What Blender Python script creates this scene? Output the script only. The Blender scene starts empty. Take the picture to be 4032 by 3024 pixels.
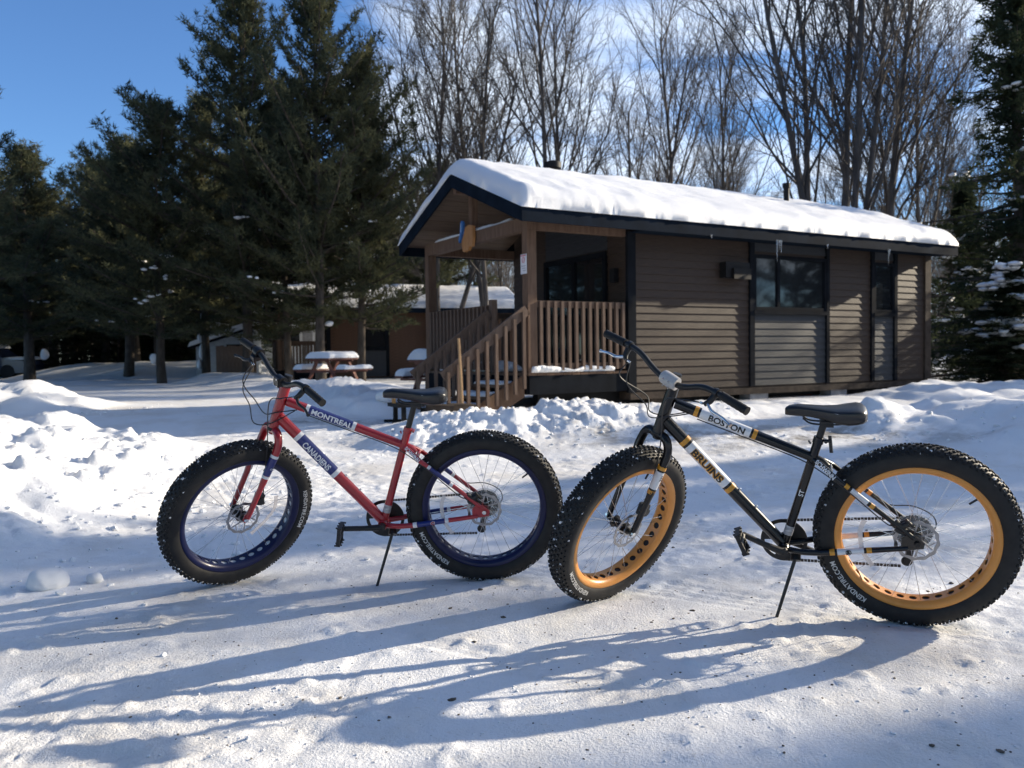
import bpy, bmesh, math, random
import numpy as np
from mathutils import Matrix, Vector, Euler
R = math.radians
SC = bpy.context.scene
COL = SC.collection

# ------------------------------------------------------------------ camera
CAM_H, PITCH, ROLL = 1.0645, 0.035, -0.0134
cd = bpy.data.cameras.new('camera')
cd.sensor_width = 36.0
cd.lens = 36.0 * 3261.0 / 4032.0
cd.clip_start = 0.05
cd.clip_end = 2000
cd.dof.use_dof = True
cd.dof.focus_distance = 3.25
cd.dof.aperture_fstop = 4.2
cam = bpy.data.objects.new('camera', cd)
COL.objects.link(cam)
_c, _s = math.cos(PITCH), math.sin(PITCH)
_fw = Vector((0, _c, -_s)); _up = Vector((0, _s, _c)); _r = Vector((1, 0, 0))
_r2 = _r * math.cos(ROLL) + _up * math.sin(ROLL)
_u2 = -_r * math.sin(ROLL) + _up * math.cos(ROLL)
cam.matrix_world = Matrix(((_r2.x, _u2.x, -_fw.x, 0), (_r2.y, _u2.y, -_fw.y, 0), (_r2.z, _u2.z, -_fw.z, CAM_H), (0, 0, 0, 1)))
SC.camera = cam

# ------------------------------------------------------------------ sky and sun
SUN_AZ, SUN_EL = R(67.9), R(18.5)          # azimuth from +Y towards +X
wd = bpy.data.worlds.new('World'); SC.world = wd; wd.use_nodes = True
nt = wd.node_tree; nt.nodes.clear()
N = nt.nodes.new; L = nt.links.new
sky = N('ShaderNodeTexSky'); sky.sky_type = 'NISHITA'; sky.sun_disc = False
sky.sun_elevation = SUN_EL; sky.sun_rotation = SUN_AZ
sky.air_density = 1.0; sky.dust_density = 0.0; sky.ozone_density = 4.0; sky.altitude = 200
bg = N('ShaderNodeBackground'); bg.inputs[1].default_value = 0.088
wo = N('ShaderNodeOutputWorld')
tc = N('ShaderNodeTexCoord'); sep = N('ShaderNodeSeparateXYZ'); L(tc.outputs['Generated'], sep.inputs[0])
def mth(op, a, b=None, c=None, clamp=False):
    n = N('ShaderNodeMath'); n.operation = op; n.use_clamp = clamp
    for i, v in enumerate((a, b, c)):
        if v is None: continue
        if isinstance(v, (int, float)): n.inputs[i].default_value = v
        else: L(v, n.inputs[i])
    return n.outputs[0]
zz = mth('ADD', mth('MAXIMUM', sep.outputs[2], 0.0), 0.22)
px = mth('DIVIDE', sep.outputs[0], zz); py = mth('DIVIDE', sep.outputs[1], zz)
cmb = N('ShaderNodeCombineXYZ'); L(px, cmb.inputs[0]); L(py, cmb.inputs[1])
mp = N('ShaderNodeMapping'); mp.inputs['Rotation'].default_value = (0, 0, R(35)); mp.inputs['Scale'].default_value = (1.0, 2.2, 1); mp.inputs['Location'].default_value = (3.1, 1.7, 0)
L(cmb.outputs[0], mp.inputs[0])
no = N('ShaderNodeTexNoise'); no.inputs['Scale'].default_value = 1.15; no.inputs['Detail'].default_value = 7; no.inputs['Roughness'].default_value = 0.58; no.inputs['Distortion'].default_value = 0.35
L(mp.outputs[0], no.inputs[0])
# cloud bank lies towards the sun's side of the sky, the other side is clear
az = mth('ADD', mth('MULTIPLY', sep.outputs[0], 0.93), mth('MULTIPLY', sep.outputs[1], 0.37))
gate = N('ShaderNodeMapRange'); gate.interpolation_type = 'SMOOTHSTEP'; L(az, gate.inputs[0])
gate.inputs[1].default_value = -0.06; gate.inputs[2].default_value = 0.30; gate.inputs[3].default_value = -0.19; gate.inputs[4].default_value = 0.085
ms = N('ShaderNodeMapRange'); ms.interpolation_type = 'SMOOTHSTEP'; L(mth('ADD', no.outputs[0], gate.outputs[0]), ms.inputs[0])
ms.inputs[1].default_value = 0.44; ms.inputs[2].default_value = 0.68
mx = N('ShaderNodeMix'); mx.data_type = 'RGBA'
L(mth('MULTIPLY', ms.outputs[0], 0.85), mx.inputs[0]); 
tint = N('ShaderNodeMix'); tint.data_type = 'RGBA'; tint.blend_type = 'MULTIPLY'; tint.inputs[0].default_value = 1.0
tint.inputs[7].default_value = (0.88, 1.05, 1.27, 1)
L(sky.outputs[0], tint.inputs[6]); L(tint.outputs[2], mx.inputs[6])
CLOUD = mx.inputs[7]; CLOUD.default_value = (7.0, 7.8, 8.9, 1)
L(mx.outputs[2], bg.inputs[0]); L(bg.outputs[0], wo.inputs[0])

sd = bpy.data.lights.new('sun', 'SUN'); sd.energy = 5.0; sd.angle = R(0.55); sd.color = (1.0, 0.87, 0.67)
sun = bpy.data.objects.new('sun', sd); COL.objects.link(sun)
SUNV = Vector((math.sin(SUN_AZ) * math.cos(SUN_EL), math.cos(SUN_AZ) * math.cos(SUN_EL), math.sin(SUN_EL)))
sun.rotation_euler = SUNV.to_track_quat('Z', 'Y').to_euler()
sun.location = (12, 6, 12)

vs = SC.view_settings
SC.display_settings.display_device = 'sRGB'
vs.view_transform = 'Standard'; vs.look = 'None'; vs.gamma = 1.0; vs.use_curve_mapping = False
vs.exposure = 0.83
SC.render.engine = 'CYCLES'
SC.cycles.use_denoising = True
SC.cycles.max_bounces = 6; SC.cycles.diffuse_bounces = 3; SC.cycles.glossy_bounces = 3; SC.cycles.transmission_bounces = 4; SC.cycles.transparent_max_bounces = 6
SC.cycles.caustics_reflective = False; SC.cycles.caustics_refractive = False
SC.cycles.sample_clamp_indirect = 6

# ------------------------------------------------------------------ materials
MATS = {}
def mat(name, base, rough=0.6, metal=0.0, spec=0.5, coat=0.0, vary=0.0, vscale=8.0, base2=None, bump=0.0, bscale=40.0, bdist=0.01, stretch=None, trans=0.0, alpha=1.0, dirt=None):
    """A Principled material whose colour drifts between two tones, with optional fine relief."""
    if name in MATS: return MATS[name]
    m = bpy.data.materials.new(name); m.use_nodes = True
    t = m.node_tree; b = t.nodes['Principled BSDF']
    b.inputs['Base Color'].default_value = (*base, 1); b.inputs['Roughness'].default_value = rough
    b.inputs['Metallic'].default_value = metal; b.inputs['Specular IOR Level'].default_value = spec
    b.inputs['Coat Weight'].default_value = coat; b.inputs['Coat Roughness'].default_value = 0.12
    b.inputs['Transmission Weight'].default_value = trans; b.inputs['Alpha'].default_value = alpha
    co = None
    def coord():
        nonlocal co
        if co is None:
            c = t.nodes.new('ShaderNodeTexCoord'); co = c.outputs['Object']
            if stretch:
                k = t.nodes.new('ShaderNodeMapping'); k.inputs['Scale'].default_value = stretch
                t.links.new(co, k.inputs[0]); co = k.outputs[0]
        return co
    if vary or base2:
        n = t.nodes.new('ShaderNodeTexNoise'); n.inputs['Scale'].default_value = vscale; n.inputs['Detail'].default_value = 5; n.inputs['Roughness'].default_value = .6
        t.links.new(coord(), n.inputs[0])
        r = t.nodes.new('ShaderNodeValToRGB')
        b2 = base2 if base2 else tuple(min(1, x * (1 + vary)) for x in base)
        b1 = base if base2 else tuple(x * (1 - vary) for x in base)
        r.color_ramp.elements[0].position = .36; r.color_ramp.elements[0].color = (*b1, 1)
        r.color_ramp.elements[1].position = .64; r.color_ramp.elements[1].color = (*b2, 1)
        t.links.new(n.outputs[0], r.inputs[0]); col = r.outputs[0]
        if dirt:                                     # (colour, scale, threshold): specks with an edge of their own
            n2 = t.nodes.new('ShaderNodeTexNoise'); n2.inputs['Scale'].default_value = dirt[1]; n2.inputs['Detail'].default_value = 3
            t.links.new(coord(), n2.inputs[0])
            g = t.nodes.new('ShaderNodeMapRange'); g.inputs[1].default_value = dirt[2]; g.inputs[2].default_value = dirt[2] + .05
            t.links.new(n2.outputs[0], g.inputs[0])
            x = t.nodes.new('ShaderNodeMix'); x.data_type = 'RGBA'; x.inputs[7].default_value = (*dirt[0], 1)
            t.links.new(g.outputs[0], x.inputs[0]); t.links.new(col, x.inputs[6]); col = x.outputs[2]
        t.links.new(col, b.inputs['Base Color'])
    if bump:
        n = t.nodes.new('ShaderNodeTexNoise'); n.inputs['Scale'].default_value = bscale; n.inputs['Detail'].default_value = 4
        t.links.new(coord(), n.inputs[0])
        k = t.nodes.new('ShaderNodeBump'); k.inputs['Strength'].default_value = bump; k.inputs['Distance'].default_value = bdist
        t.links.new(n.outputs[0], k.inputs['Height']); t.links.new(k.outputs[0], b.inputs['Normal'])
    MATS[name] = m
    return m

def leafmat(name, c1, c2, tr=0.25):
    if name in MATS: return MATS[name]
    m = bpy.data.materials.new(name); m.use_nodes = True
    t = m.node_tree; t.nodes.clear()
    o = t.nodes.new('ShaderNodeOutputMaterial'); d = t.nodes.new('ShaderNodeBsdfDiffuse'); q = t.nodes.new('ShaderNodeBsdfTranslucent'); x = t.nodes.new('ShaderNodeMixShader')
    c = t.nodes.new('ShaderNodeTexCoord'); n = t.nodes.new('ShaderNodeTexNoise'); n.inputs['Scale'].default_value = .9; n.inputs['Detail'].default_value = 4
    t.links.new(c.outputs['Object'], n.inputs[0])
    r = t.nodes.new('ShaderNodeValToRGB'); r.color_ramp.elements[0].position = .35; r.color_ramp.elements[1].position = .65
    r.color_ramp.elements[0].color = (*c1, 1); r.color_ramp.elements[1].color = (*c2, 1)
    t.links.new(n.outputs[0], r.inputs[0]); t.links.new(r.outputs[0], d.inputs[0]); t.links.new(r.outputs[0], q.inputs[0])
    x.inputs[0].default_value = tr; t.links.new(d.outputs[0], x.inputs[1]); t.links.new(q.outputs[0], x.inputs[2]); t.links.new(x.outputs[0], o.inputs[0])
    MATS[name] = m
    return m

def snow_material(name, road):
    m = bpy.data.materials.new(name); m.use_nodes = True
    t = m.node_tree; b = t.nodes['Principled BSDF']; nn = t.nodes.new; ll = t.links.new
    b.inputs['Roughness'].default_value = .55; b.inputs['Specular IOR Level'].default_value = .35
    geo = nn('ShaderNodeTexCoord')
    def noise(sc, det, rg=.55):
        n = nn('ShaderNodeTexNoise'); n.inputs['Scale'].default_value = sc; n.inputs['Detail'].default_value = det; n.inputs['Roughness'].default_value = rg
        ll(geo.outputs['Object'], n.inputs[0]); return n.outputs[0]
    col = None
    if road:
        at = nn('ShaderNodeAttribute'); at.attribute_name = 'packed'
        r1 = nn('ShaderNodeMapRange'); ll(noise(1.1, 6, .65), r1.inputs[0]); r1.inputs[1].default_value = .46; r1.inputs[2].default_value = .72
        r2 = nn('ShaderNodeMapRange'); ll(noise(38, 4, .7), r2.inputs[0]); r2.inputs[1].default_value = .60; r2.inputs[2].default_value = .76
        s = nn('ShaderNodeMath'); s.operation = 'MULTIPLY_ADD'; ll(r2.outputs[0], s.inputs[0]); s.inputs[1].default_value = .75; 
        h = nn('ShaderNodeMath'); h.operation = 'MULTIPLY'; ll(r1.outputs[0], h.inputs[0]); h.inputs[1].default_value = .62
        ll(h.outputs[0], s.inputs[2])
        g = nn('ShaderNodeMath'); g.operation = 'MULTIPLY'; g.use_clamp = True; ll(s.outputs[0], g.inputs[0]); ll(at.outputs['Fac'], g.inputs[1])
        x = nn('ShaderNodeMix'); x.data_type = 'RGBA'; ll(g.outputs[0], x.inputs[0])
        x.inputs[6].default_value = (.86, .87, .885, 1); x.inputs[7].default_value = (.60, .545, .46, 1)
        # bare muddy streaks where the ploughed yard has been scraped
        at2 = nn('ShaderNodeAttribute'); at2.attribute_name = 'scraped'
        r3 = nn('ShaderNodeMapRange'); ll(noise(3.2, 6, .7), r3.inputs[0]); r3.inputs[1].default_value = .43; r3.inputs[2].default_value = .60
        g2 = nn('ShaderNodeMath'); g2.operation = 'MULTIPLY'; g2.use_clamp = True; ll(r3.outputs[0], g2.inputs[0]); ll(at2.outputs['Fac'], g2.inputs[1])
        x2 = nn('ShaderNodeMix'); x2.data_type = 'RGBA'; ll(g2.outputs[0], x2.inputs[0]); ll(x.outputs[2], x2.inputs[6]); x2.inputs[7].default_value = (.14, .12, .09, 1)
        col = x2.outputs[2]
        ll(col, b.inputs['Base Color'])
    else:
        b.inputs['Base Color'].default_value = (.87, .88, .895, 1)
    mxn = nn('ShaderNodeMath'); mxn.operation = 'MULTIPLY_ADD'; ll(noise(30, 5, .65), mxn.inputs[0]); mxn.inputs[1].default_value = .6
    ll(noise(95, 4, .7), mxn.inputs[2])
    bp = nn('ShaderNodeBump'); bp.inputs['Strength'].default_value = .55 if road else .4; bp.inputs['Distance'].default_value = .012 if road else .02
    ll(mxn.outputs[0], bp.inputs['Height']); ll(bp.outputs[0], b.inputs['Normal'])
    MATS[name] = m
    return m
SNOW_G = snow_material('snow_packed', True)
SNOW = snow_material('snow_fresh', False)
M_BARK = mat('pine_bark', (.055, .046, .038), .9, spec=.15, base2=(.105, .088, .074), vscale=7, stretch=(1, 1, .3), bump=.8, bscale=9, bdist=.03)
M_TWIG = mat('maple_bark', (.072, .066, .062), .9, spec=.1, base2=(.125, .113, .104), vscale=4, stretch=(1, 1, .3))
M_NEEDLE = leafmat('pine_needles', (.050, .062, .044), (.145, .147, .080), .36)
M_SPRUCE = leafmat('spruce_needles', (.028, .040, .026), (.060, .072, .038), .25)
M_BROWN = mat('brown_siding', (.046, .029, .020), .62, spec=.4, vary=.28, vscale=6, stretch=(1, 1, 14), bump=.35, bscale=30, bdist=.004)
M_GREY = mat('grey_siding', (.038, .041, .047), .6, spec=.4, vary=.2, vscale=6, stretch=(1, 1, 14), bump=.35, bscale=30, bdist=.004)
M_TRIM = mat('charcoal_trim', (.011, .013, .017), .8, spec=.05, vary=.25, vscale=4)
M_FASCIA = mat('blue_black_fascia', (.008, .014, .024), .8, spec=.05, vary=.25, vscale=3)
M_POST = mat('stained_timber', (.125, .078, .053), .75, spec=.15, base2=(.180, .116, .081), vscale=5, stretch=(6, 6, .7), bump=.3, bscale=30, bdist=.004)
M_RAIL = mat('weathered_railing', (.130, .088, .066), .8, spec=.15, base2=(.185, .131, .100), vscale=6, stretch=(5, 5, .8), bump=.3, bscale=30, bdist=.004)
M_SOFFIT = mat('pine_soffit', (.13, .085, .055), .65, spec=.3, vary=.25, vscale=4, stretch=(.5, 8, 8))
M_DARKWOOD = mat('dark_timber', (.06, .045, .035), .8, spec=.2, vary=.3)
M_GLASS = mat('dark_window_glass', (.012, .014, .017), .04, spec=.6, coat=.3)
M_BLACKMETAL = mat('black_metal', (.009, .009, .010), .6, spec=.25, vary=.2)
M_WHITE = mat('white_vinyl', (.72, .73, .74), .5, vary=.04)
M_CONCRETE = mat('concrete_block', (.30, .30, .31), .9, vary=.2, bump=.4, bscale=60)
M_REDWOOD = mat('red_stained_wood', (.13, .045, .032), .7, vary=.25, vscale=6, stretch=(1, 1, 6))
M_ICE = mat('icicle_ice', (.85, .9, .95), .1, trans=.75)

# ------------------------------------------------------------------ mesh helpers
def tag(o, label=None, cat=None, group=None, kind=None):
    if label: o['label'] = label
    if cat: o['category'] = cat
    if group: o['group'] = group
    if kind: o['kind'] = kind
    return o
def empty(name, loc=(0, 0, 0), rot=(0, 0, 0), parent=None):
    o = bpy.data.objects.new(name, None); COL.objects.link(o); o.empty_display_size = .1
    o.location = loc; o.rotation_euler = rot; o.parent = parent
    return o
def link(name, me, parent=None, m4=None):
    o = bpy.data.objects.new(name, me); COL.objects.link(o); o.parent = parent
    if m4 is not None: o.matrix_basis = m4
    return o
def np_mesh(name, V, F, material, smooth=False):
    V = np.asarray(V, np.float32); F = np.asarray(F, np.int32); k = F.shape[1]
    me = bpy.data.meshes.new(name)
    me.vertices.add(len(V)); me.vertices.foreach_set('co', V.ravel())
    me.loops.add(F.size); me.loops.foreach_set('vertex_index', F.ravel())
    me.polygons.add(len(F)); me.polygons.foreach_set('loop_start', np.arange(0, F.size, k, dtype=np.int32))
    me.polygons.foreach_set('use_smooth', np.full(len(F), smooth))
    me.update(calc_edges=True); me.materials.append(material)
    return me
def frame(d, hint=None):
    d = Vector(d).normalized()
    h = Vector(hint) if hint is not None else (Vector((0, 0, 1)) if abs(d.z) < .9 else Vector((1, 0, 0)))
    a = h.cross(d).normalized(); return a, d.cross(a).normalized()
class MB:
    def __init__(s): s.v = []; s.f = []
    def add(s, vs_, fs):
        o = len(s.v); s.v += [tuple(p) for p in vs_]; s.f += [tuple(i + o for i in f) for f in fs]; return s
    def box(s, c, d, rot=None):
        hx, hy, hz = d[0] / 2, d[1] / 2, d[2] / 2
        P = [Vector((x, y, z)) for x in (-hx, hx) for y in (-hy, hy) for z in (-hz, hz)]
        if rot is not None: P = [rot @ p for p in P]
        c = Vector(c)
        return s.add([p + c for p in P], [(0, 1, 3, 2), (4, 6, 7, 5), (0, 4, 5, 1), (2, 3, 7, 6), (0, 2, 6, 4), (1, 5, 7, 3)])
    def span(s, a, b):
        return s.box([(x + y) / 2 for x, y in zip(a, b)], [abs(y - x) for x, y in zip(a, b)])
    def beam(s, p0, p1, w, h, up=(0, 0, 1)):
        p0, p1 = Vector(p0), Vector(p1); d = (p1 - p0)
        a = d.normalized(); side = Vector(up).cross(a).normalized(); u = a.cross(side)
        P = [p + side * x + u * y for p in (p0, p1) for x, y in ((-w / 2, -h / 2), (w / 2, -h / 2), (w / 2, h / 2), (-w / 2, h / 2))]
        return s.add(P, [(3, 2, 1, 0), (4, 5, 6, 7), (0, 1, 5, 4), (1, 2, 6, 5), (2, 3, 7, 6), (3, 0, 4, 7)])
    def prism(s, poly, h0, h1, axis='z'):
        n = len(poly)
        def P(a, b, h): return {'z': (a, b, h), 'y': (a, h, b), 'x': (h, a, b)}[axis]
        V = [P(a, b, h0) for a, b in poly] + [P(a, b, h1) for a, b in poly]
        return s.add(V, [tuple(range(n))[::-1], tuple(range(n, 2 * n))] + [(i, (i + 1) % n, (i + 1) % n + n, i + n) for i in range(n)])
    def tube(s, pts, rad, n=10, caps=True, squash=None):
        pts = [Vector(p) for p in pts]; k = len(pts)
        if isinstance(rad, (int, float)): rad = [rad] * k
        t0 = (pts[1] - pts[0]).normalized(); a, b = frame(t0)
        V = []; F = []
        for i, p in enumerate(pts):
            t = (pts[min(i + 1, k - 1)] - pts[max(i - 1, 0)]).normalized()
            a = (a - t * a.dot(t)).normalized(); b = t.cross(a)
            for j in range(n):
                w = 2 * math.pi * j / n; V.append(p + (a * math.cos(w) + b * math.sin(w)) * rad[i])
        for i in range(k - 1):
            for j in range(n):
                F.append((i * n + j, i * n + (j + 1) % n, (i + 1) * n + (j + 1) % n, (i + 1) * n + j))
        if caps: F += [tuple(range(n))[::-1], tuple(range((k - 1) * n, k * n))]
        return s.add(V, F)
    def lathe(s, prof, n=48, axis='y', c=(0, 0, 0), closed=False):
        V = []; F = []; k = len(prof)
        for i in range(n):
            w = 2 * math.pi * i / n; cw, sw = math.cos(w), math.sin(w)
            for r, h in prof:
                V.append({'y': (c[0] + r * cw, c[1] + h, c[2] + r * sw), 'z': (c[0] + r * cw, c[1] + r * sw, c[2] + h), 'x': (c[0] + h, c[1] + r * cw, c[2] + r * sw)}[axis])
        for i in range(n):
            j = (i + 1) % n
            for q in range(k if closed else k - 1):
                q2 = (q + 1) % k; F.append((i * k + q, j * k + q, j * k + q2, i * k + q2))
        return s.add(V, F)
    def mesh(s, name, material, smooth=40):
        me = bpy.data.meshes.new(name); me.from_pydata(s.v, [], s.f); me.materials.append(material)
        bm = bmesh.new(); bm.from_mesh(me); bmesh.ops.recalc_face_normals(bm, faces=bm.faces); bm.to_mesh(me); bm.free()
        if smooth:
            me.polygons.foreach_set('use_smooth', [True] * len(me.polygons)); me.set_sharp_from_angle(angle=R(smooth))
        return me
    def build(s, name, material, parent=None, m4=None, smooth=40):
        return link(name, s.mesh(name, material, smooth), parent, m4)
def bez(P, n=10):
    """Catmull-Rom through the given points."""
    P = [Vector(p) for p in P]; Q = [P[0] * 2 - P[1]] + P + [P[-1] * 2 - P[-2]]; out = []
    for i in range(1, len(Q) - 2):
        a, b, c, d = Q[i - 1:i + 3]
        for k in range(n):
            t = k / n
            out.append(.5 * ((2 * b) + (c - a) * t + (2 * a - 5 * b + 4 * c - d) * t * t + (3 * b - a - 3 * c + d) * t ** 3))
    return out + [P[-1]]
def copy_tree(o, parent=None):
    c = o.copy(); COL.objects.link(c); c.parent = parent
    for ch in list(o.children): copy_tree(ch, c)
    return c

# value noise
_rs = np.random.RandomState(7); _P = _rs.rand(256, 256).astype(np.float64)
def vnoise(x, y):
    xi = np.floor(x).astype(int); yi = np.floor(y).astype(int); fx = x - xi; fy = y - yi
    fx = fx * fx * fx * (fx * (fx * 6 - 15) + 10); fy = fy * fy * fy * (fy * (fy * 6 - 15) + 10)
    g = lambda i, j: _P[(xi + i) & 255, (yi + j) & 255]
    return (g(0, 0) * (1 - fx) + g(1, 0) * fx) * (1 - fy) + (g(0, 1) * (1 - fx) + g(1, 1) * fx) * fy - .5
def fbm(x, y, sc, oct=4, gain=.5):
    z = 0; a = 1.0
    for k in range(oct):
        ca, sa = math.cos(k * 1.3 + .4), math.sin(k * 1.3 + .4)
        z = z + a * vnoise((x * ca - y * sa) * sc + 17.3 * k, (x * sa + y * ca) * sc + 5.1 * k); sc *= 2.03; a *= gain
    return z
def worley(x, y, sc):
    # broken plates: nearest-cell height with a tilt of its own, and the gap to the next cell
    xs, ys = x * sc, y * sc; xi = np.floor(xs).astype(int); yi = np.floor(ys).astype(int)
    d1 = np.full_like(xs, 9.); d2 = np.full_like(xs, 9.); h = np.zeros_like(xs)
    for i in (-1, 0, 1):
        for j in (-1, 0, 1):
            cx_, cy_ = xi + i, yi + j; ja = _P[cx_ & 255, cy_ & 255]; jb = _P[(cy_ + 71) & 255, (cx_ + 13) & 255]; jc = _P[(cx_ + 131) & 255, (cy_ + 57) & 255]
            dx, dy = xs - cx_ - ja, ys - cy_ - jb; d = np.hypot(dx, dy)
            hh = jc + (ja - .5) * dx * 1.1 + (jb - .5) * dy * 1.1; k = d < d1
            d2 = np.where(k, d1, np.minimum(d2, d)); h = np.where(k, hh, h); d1 = np.where(k, d, d1)
    return h * (.25 + .75 * np.clip((d2 - d1) / .28, 0, 1))
def sst(a, b, x):
    t = np.clip((x - a) / (b - a), 0, 1); return t * t * (3 - 2 * t)

# ------------------------------------------------------------------ ground
def capsule(x, y, pts, w):
    d = np.full_like(x, 1e9)
    for (ax, ay), (bx, by) in zip(pts[:-1], pts[1:]):
        vx, vy = bx - ax, by - ay; t = np.clip(((x - ax) * vx + (y - ay) * vy) / (vx * vx + vy * vy + 1e-9), 0, 1)
        d = np.minimum(d, np.hypot(x - ax - t * vx, y - ay - t * vy))
    return d
TRACKS = [([(-3.9, 10.6), (-3.45, 9.3), (-2.98, 7.8), (-2.62, 6.6), (-2.34, 5.8), (-2.2, 5.2)], 4, .075),
          ([(-1.55, 2.75), (-1.42, 2.45), (-1.36, 2.2), (-1.36, 1.9)], 5, .03),
          ([(-.55, 3.0), (-.56, 2.6), (-.57, 2.2), (-.60, 1.7)], 1, .05),
          ([(4.6, 3.1), (2.4, 4.3), (.2, 5.6), (-1.9, 7.6), (-4.2, 11), (-6.5, 16)], 4, .066), ([(4.0, 1.7), (1.8, 2.95), (-.6, 4.6), (-2.0, 6.2), (-3.2, 8.6), (-5.2, 12.0)], 4, .066), ([(3.2, 1.2), (1.2, 2.1), (-.4, 3.1), (-1.6, 4.2), (-2.2, 5.6)], 2, .05), ([(5.2, 5.2), (2.6, 6.1), (.4, 7.0), (-2.2, 9.0), (-5, 13.5)], 4, .066)]
def terrain(x, y, fine=True):
    x = np.asarray(x, float); y = np.asarray(y, float)
    wob = fbm(x, y, .45, 3)
    base = .30 * sst(6.2, 11.5, y + .6 * wob) + .06 * fbm(x, y, .12, 2) * sst(5, 12, y)
    bank = np.zeros_like(x)
    def put(h, m):
        nonlocal bank
        bank = np.maximum(bank, h * m)
    X = x + .35 * fbm(x, y, .9, 3); Y = y + .35 * fbm(x + 40, y, .9, 3)
    put(.44, sst(-2.25, -3.7, X + .10 * (Y - 5)) * sst(3.35, 5.6, Y) * (1 - sst(7.5, 9.3, Y)))
    put(.30, sst(-3.4, -4.6, X) * (1 - sst(4.9, 6.6, np.abs(Y - 6.0) * 2)))
    put(.40, 1 - sst(.5, 2.1, capsule(X, Y, [(-8.3, 13.4), (-9.8, 13.6), (-14, 14.2)], 1)))
    put(.66, 1 - sst(.5, 4.0, capsule(X, Y, [(-15.5, 36), (-18.5, 37), (-13, 37)], 1)))
    put(.17, 1 - sst(.2, 1.25, capsule(X, Y, [(-.75, 9.2), (.2, 9.75), (1.2, 9.95), (2.1, 10.3)], 1)))
    put(.07, 1 - sst(.2, 1.1, capsule(X, Y, [(2.0, 10.2), (3.6, 11.2), (5.0, 12.2)], 1)))
    put(.27, 1 - sst(.15, 1.0, capsule(X, Y, [(-2.5, 11.8), (-1.9, 11.6)], 1)))
    put(.20, 1 - sst(.15, 1.2, capsule(X, Y, [(-3.1, 13.8), (-2.4, 13.3)], 1)))
    put(.24, 1 - sst(.3, 1.5, capsule(X, Y, [(6.5, 12.7), (7.4, 13.1), (9, 13.0), (11, 12.4)], 1)))
    put(.36, 1 - sst(.5, 2.1, capsule(X, Y, [(6.0, 9.0), (7.6, 8.2), (8.5, 7)], 1)))
    put(.20, 1 - sst(.2, 1.1, capsule(X, Y, [(4.4, 9.6), (5.2, 8.6)], 1)))
    put(.34, 1 - sst(.3, 1.6, capsule(X, Y, [(-9.5, 27), (-8.0, 25.5)], 1)))
    put(.24, 1 - sst(.2, 1.1, capsule(X, Y, [(-5.0, 20.3), (-3.6, 20.0)], 1)))
    put(.16, 1 - sst(.3, 1.6, capsule(X, Y, [(-7.0, 23), (-5.6, 22.5)], 1)))
    m = np.clip(bank / .2, 0, 1)
    rough_ = sst(-.12, .22, fbm(x + 31, y + 12, .55, 3))          # thrown-up clods here, smooth drifted snow there
    lump = np.abs(fbm(x, y, 1.3, 2)) * .22 + fbm(x + 9, y + 2, 2.1, 2) * .10 + rough_ * (np.abs(fbm(x + 9, y, 4.1, 3)) * .05 + .075 * worley(x + .12 * fbm(x, y, 6, 2), y + .12 * fbm(x + 5, y, 6, 2), 4.6) + .045 * worley(x + 3 + .05 * fbm(x, y, 15, 2), y, 10.5)) + .02 * fbm(x, y, 12, 3, .6)
    lump = lump - .08
    far = 1 - .5 * sst(12, 30, y)
    z = base + bank + lump * m * far
    packed = 1 - np.clip(bank / .10, 0, 1)
    z = z + .022 * fbm(x, y, .8, 2) * sst(3.2, 6.0, np.hypot(x - .4, y - 3.4))
    if fine:
        ruts = fbm(x * .35 + y * .9, y * .25 - x * .9, 2.2, 3)
        z = z + packed * (.004 * fbm(x, y, 4.2, 2) + (.0028 + .008 * sst(-.02, .35, fbm(x + 7, y + 3, 1.1, 3))) * fbm(x, y, 17, 3, .7) + .005 * ruts + .008 * sst(.08, .35, fbm(x + 70, y + 33, .8, 3)) * (worley(x + .03 * fbm(x, y, 20, 2), y, 13) - .5))
        cl = fbm(x + 2, y + 5, 9.0, 3, .6); z = z + packed * .010 * np.clip(cl - .30, 0, 1) / .3
        pts = TRACKS
        for P, ng, sp in pts:
            if not len(x.shape): break
            d = np.full_like(x, 9.0); sgn = np.zeros_like(x); along = np.zeros_like(x); acc = 0.0
            for (ax, ay), (bx, by) in zip(P[:-1], P[1:]):
                vx, vy = bx - ax, by - ay; l2 = vx * vx + vy * vy
                t = np.clip(((x - ax) * vx + (y - ay) * vy) / l2, 0, 1)
                ex_, ey_ = x - ax - t * vx, y - ay - t * vy; dd = np.hypot(ex_, ey_); k = dd < d
                d = np.where(k, dd, d); sgn = np.where(k, np.sign(vx * ey_ - vy * ex_), sgn); along = np.where(k, acc + t * math.sqrt(l2), along); acc += math.sqrt(l2)
            sd_ = d * sgn; half = ng * sp / 2
            inside = 1 - sst(half * .85, half * 1.1 + .01, d)
            worn = sst(-.35, .05, fbm(x + 15, y + 4, .9, 3)) if sp < .07 else 1.0
            lug = .65 + .35 * np.cos(2 * math.pi * (along + .012 * np.sin(sd_ * 120)) / .085)
            z = z - inside * worn * (.0085 * (.5 - .5 * np.cos(2 * math.pi * sd_ / sp)) * lug + .003)
    scr = np.clip(1 - capsule(x, y, [(.9, 9.1), (2.3, 8.7), (4.6, 8.9)], 1) / .9, 0, 1) + .8 * np.clip(1 - capsule(x, y, [(-2.9, 10.4), (-1.3, 10.2)], 1) / .35, 0, 1) + .6 * np.clip(1 - capsule(x, y, [(4.6, 8.2), (5.6, 8.25)], 1) / .3, 0, 1)
    return z, packed, scr * (1 - m)
def gz(x, y): return float(terrain(np.array([x]), np.array([y]), False)[0][0])
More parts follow.
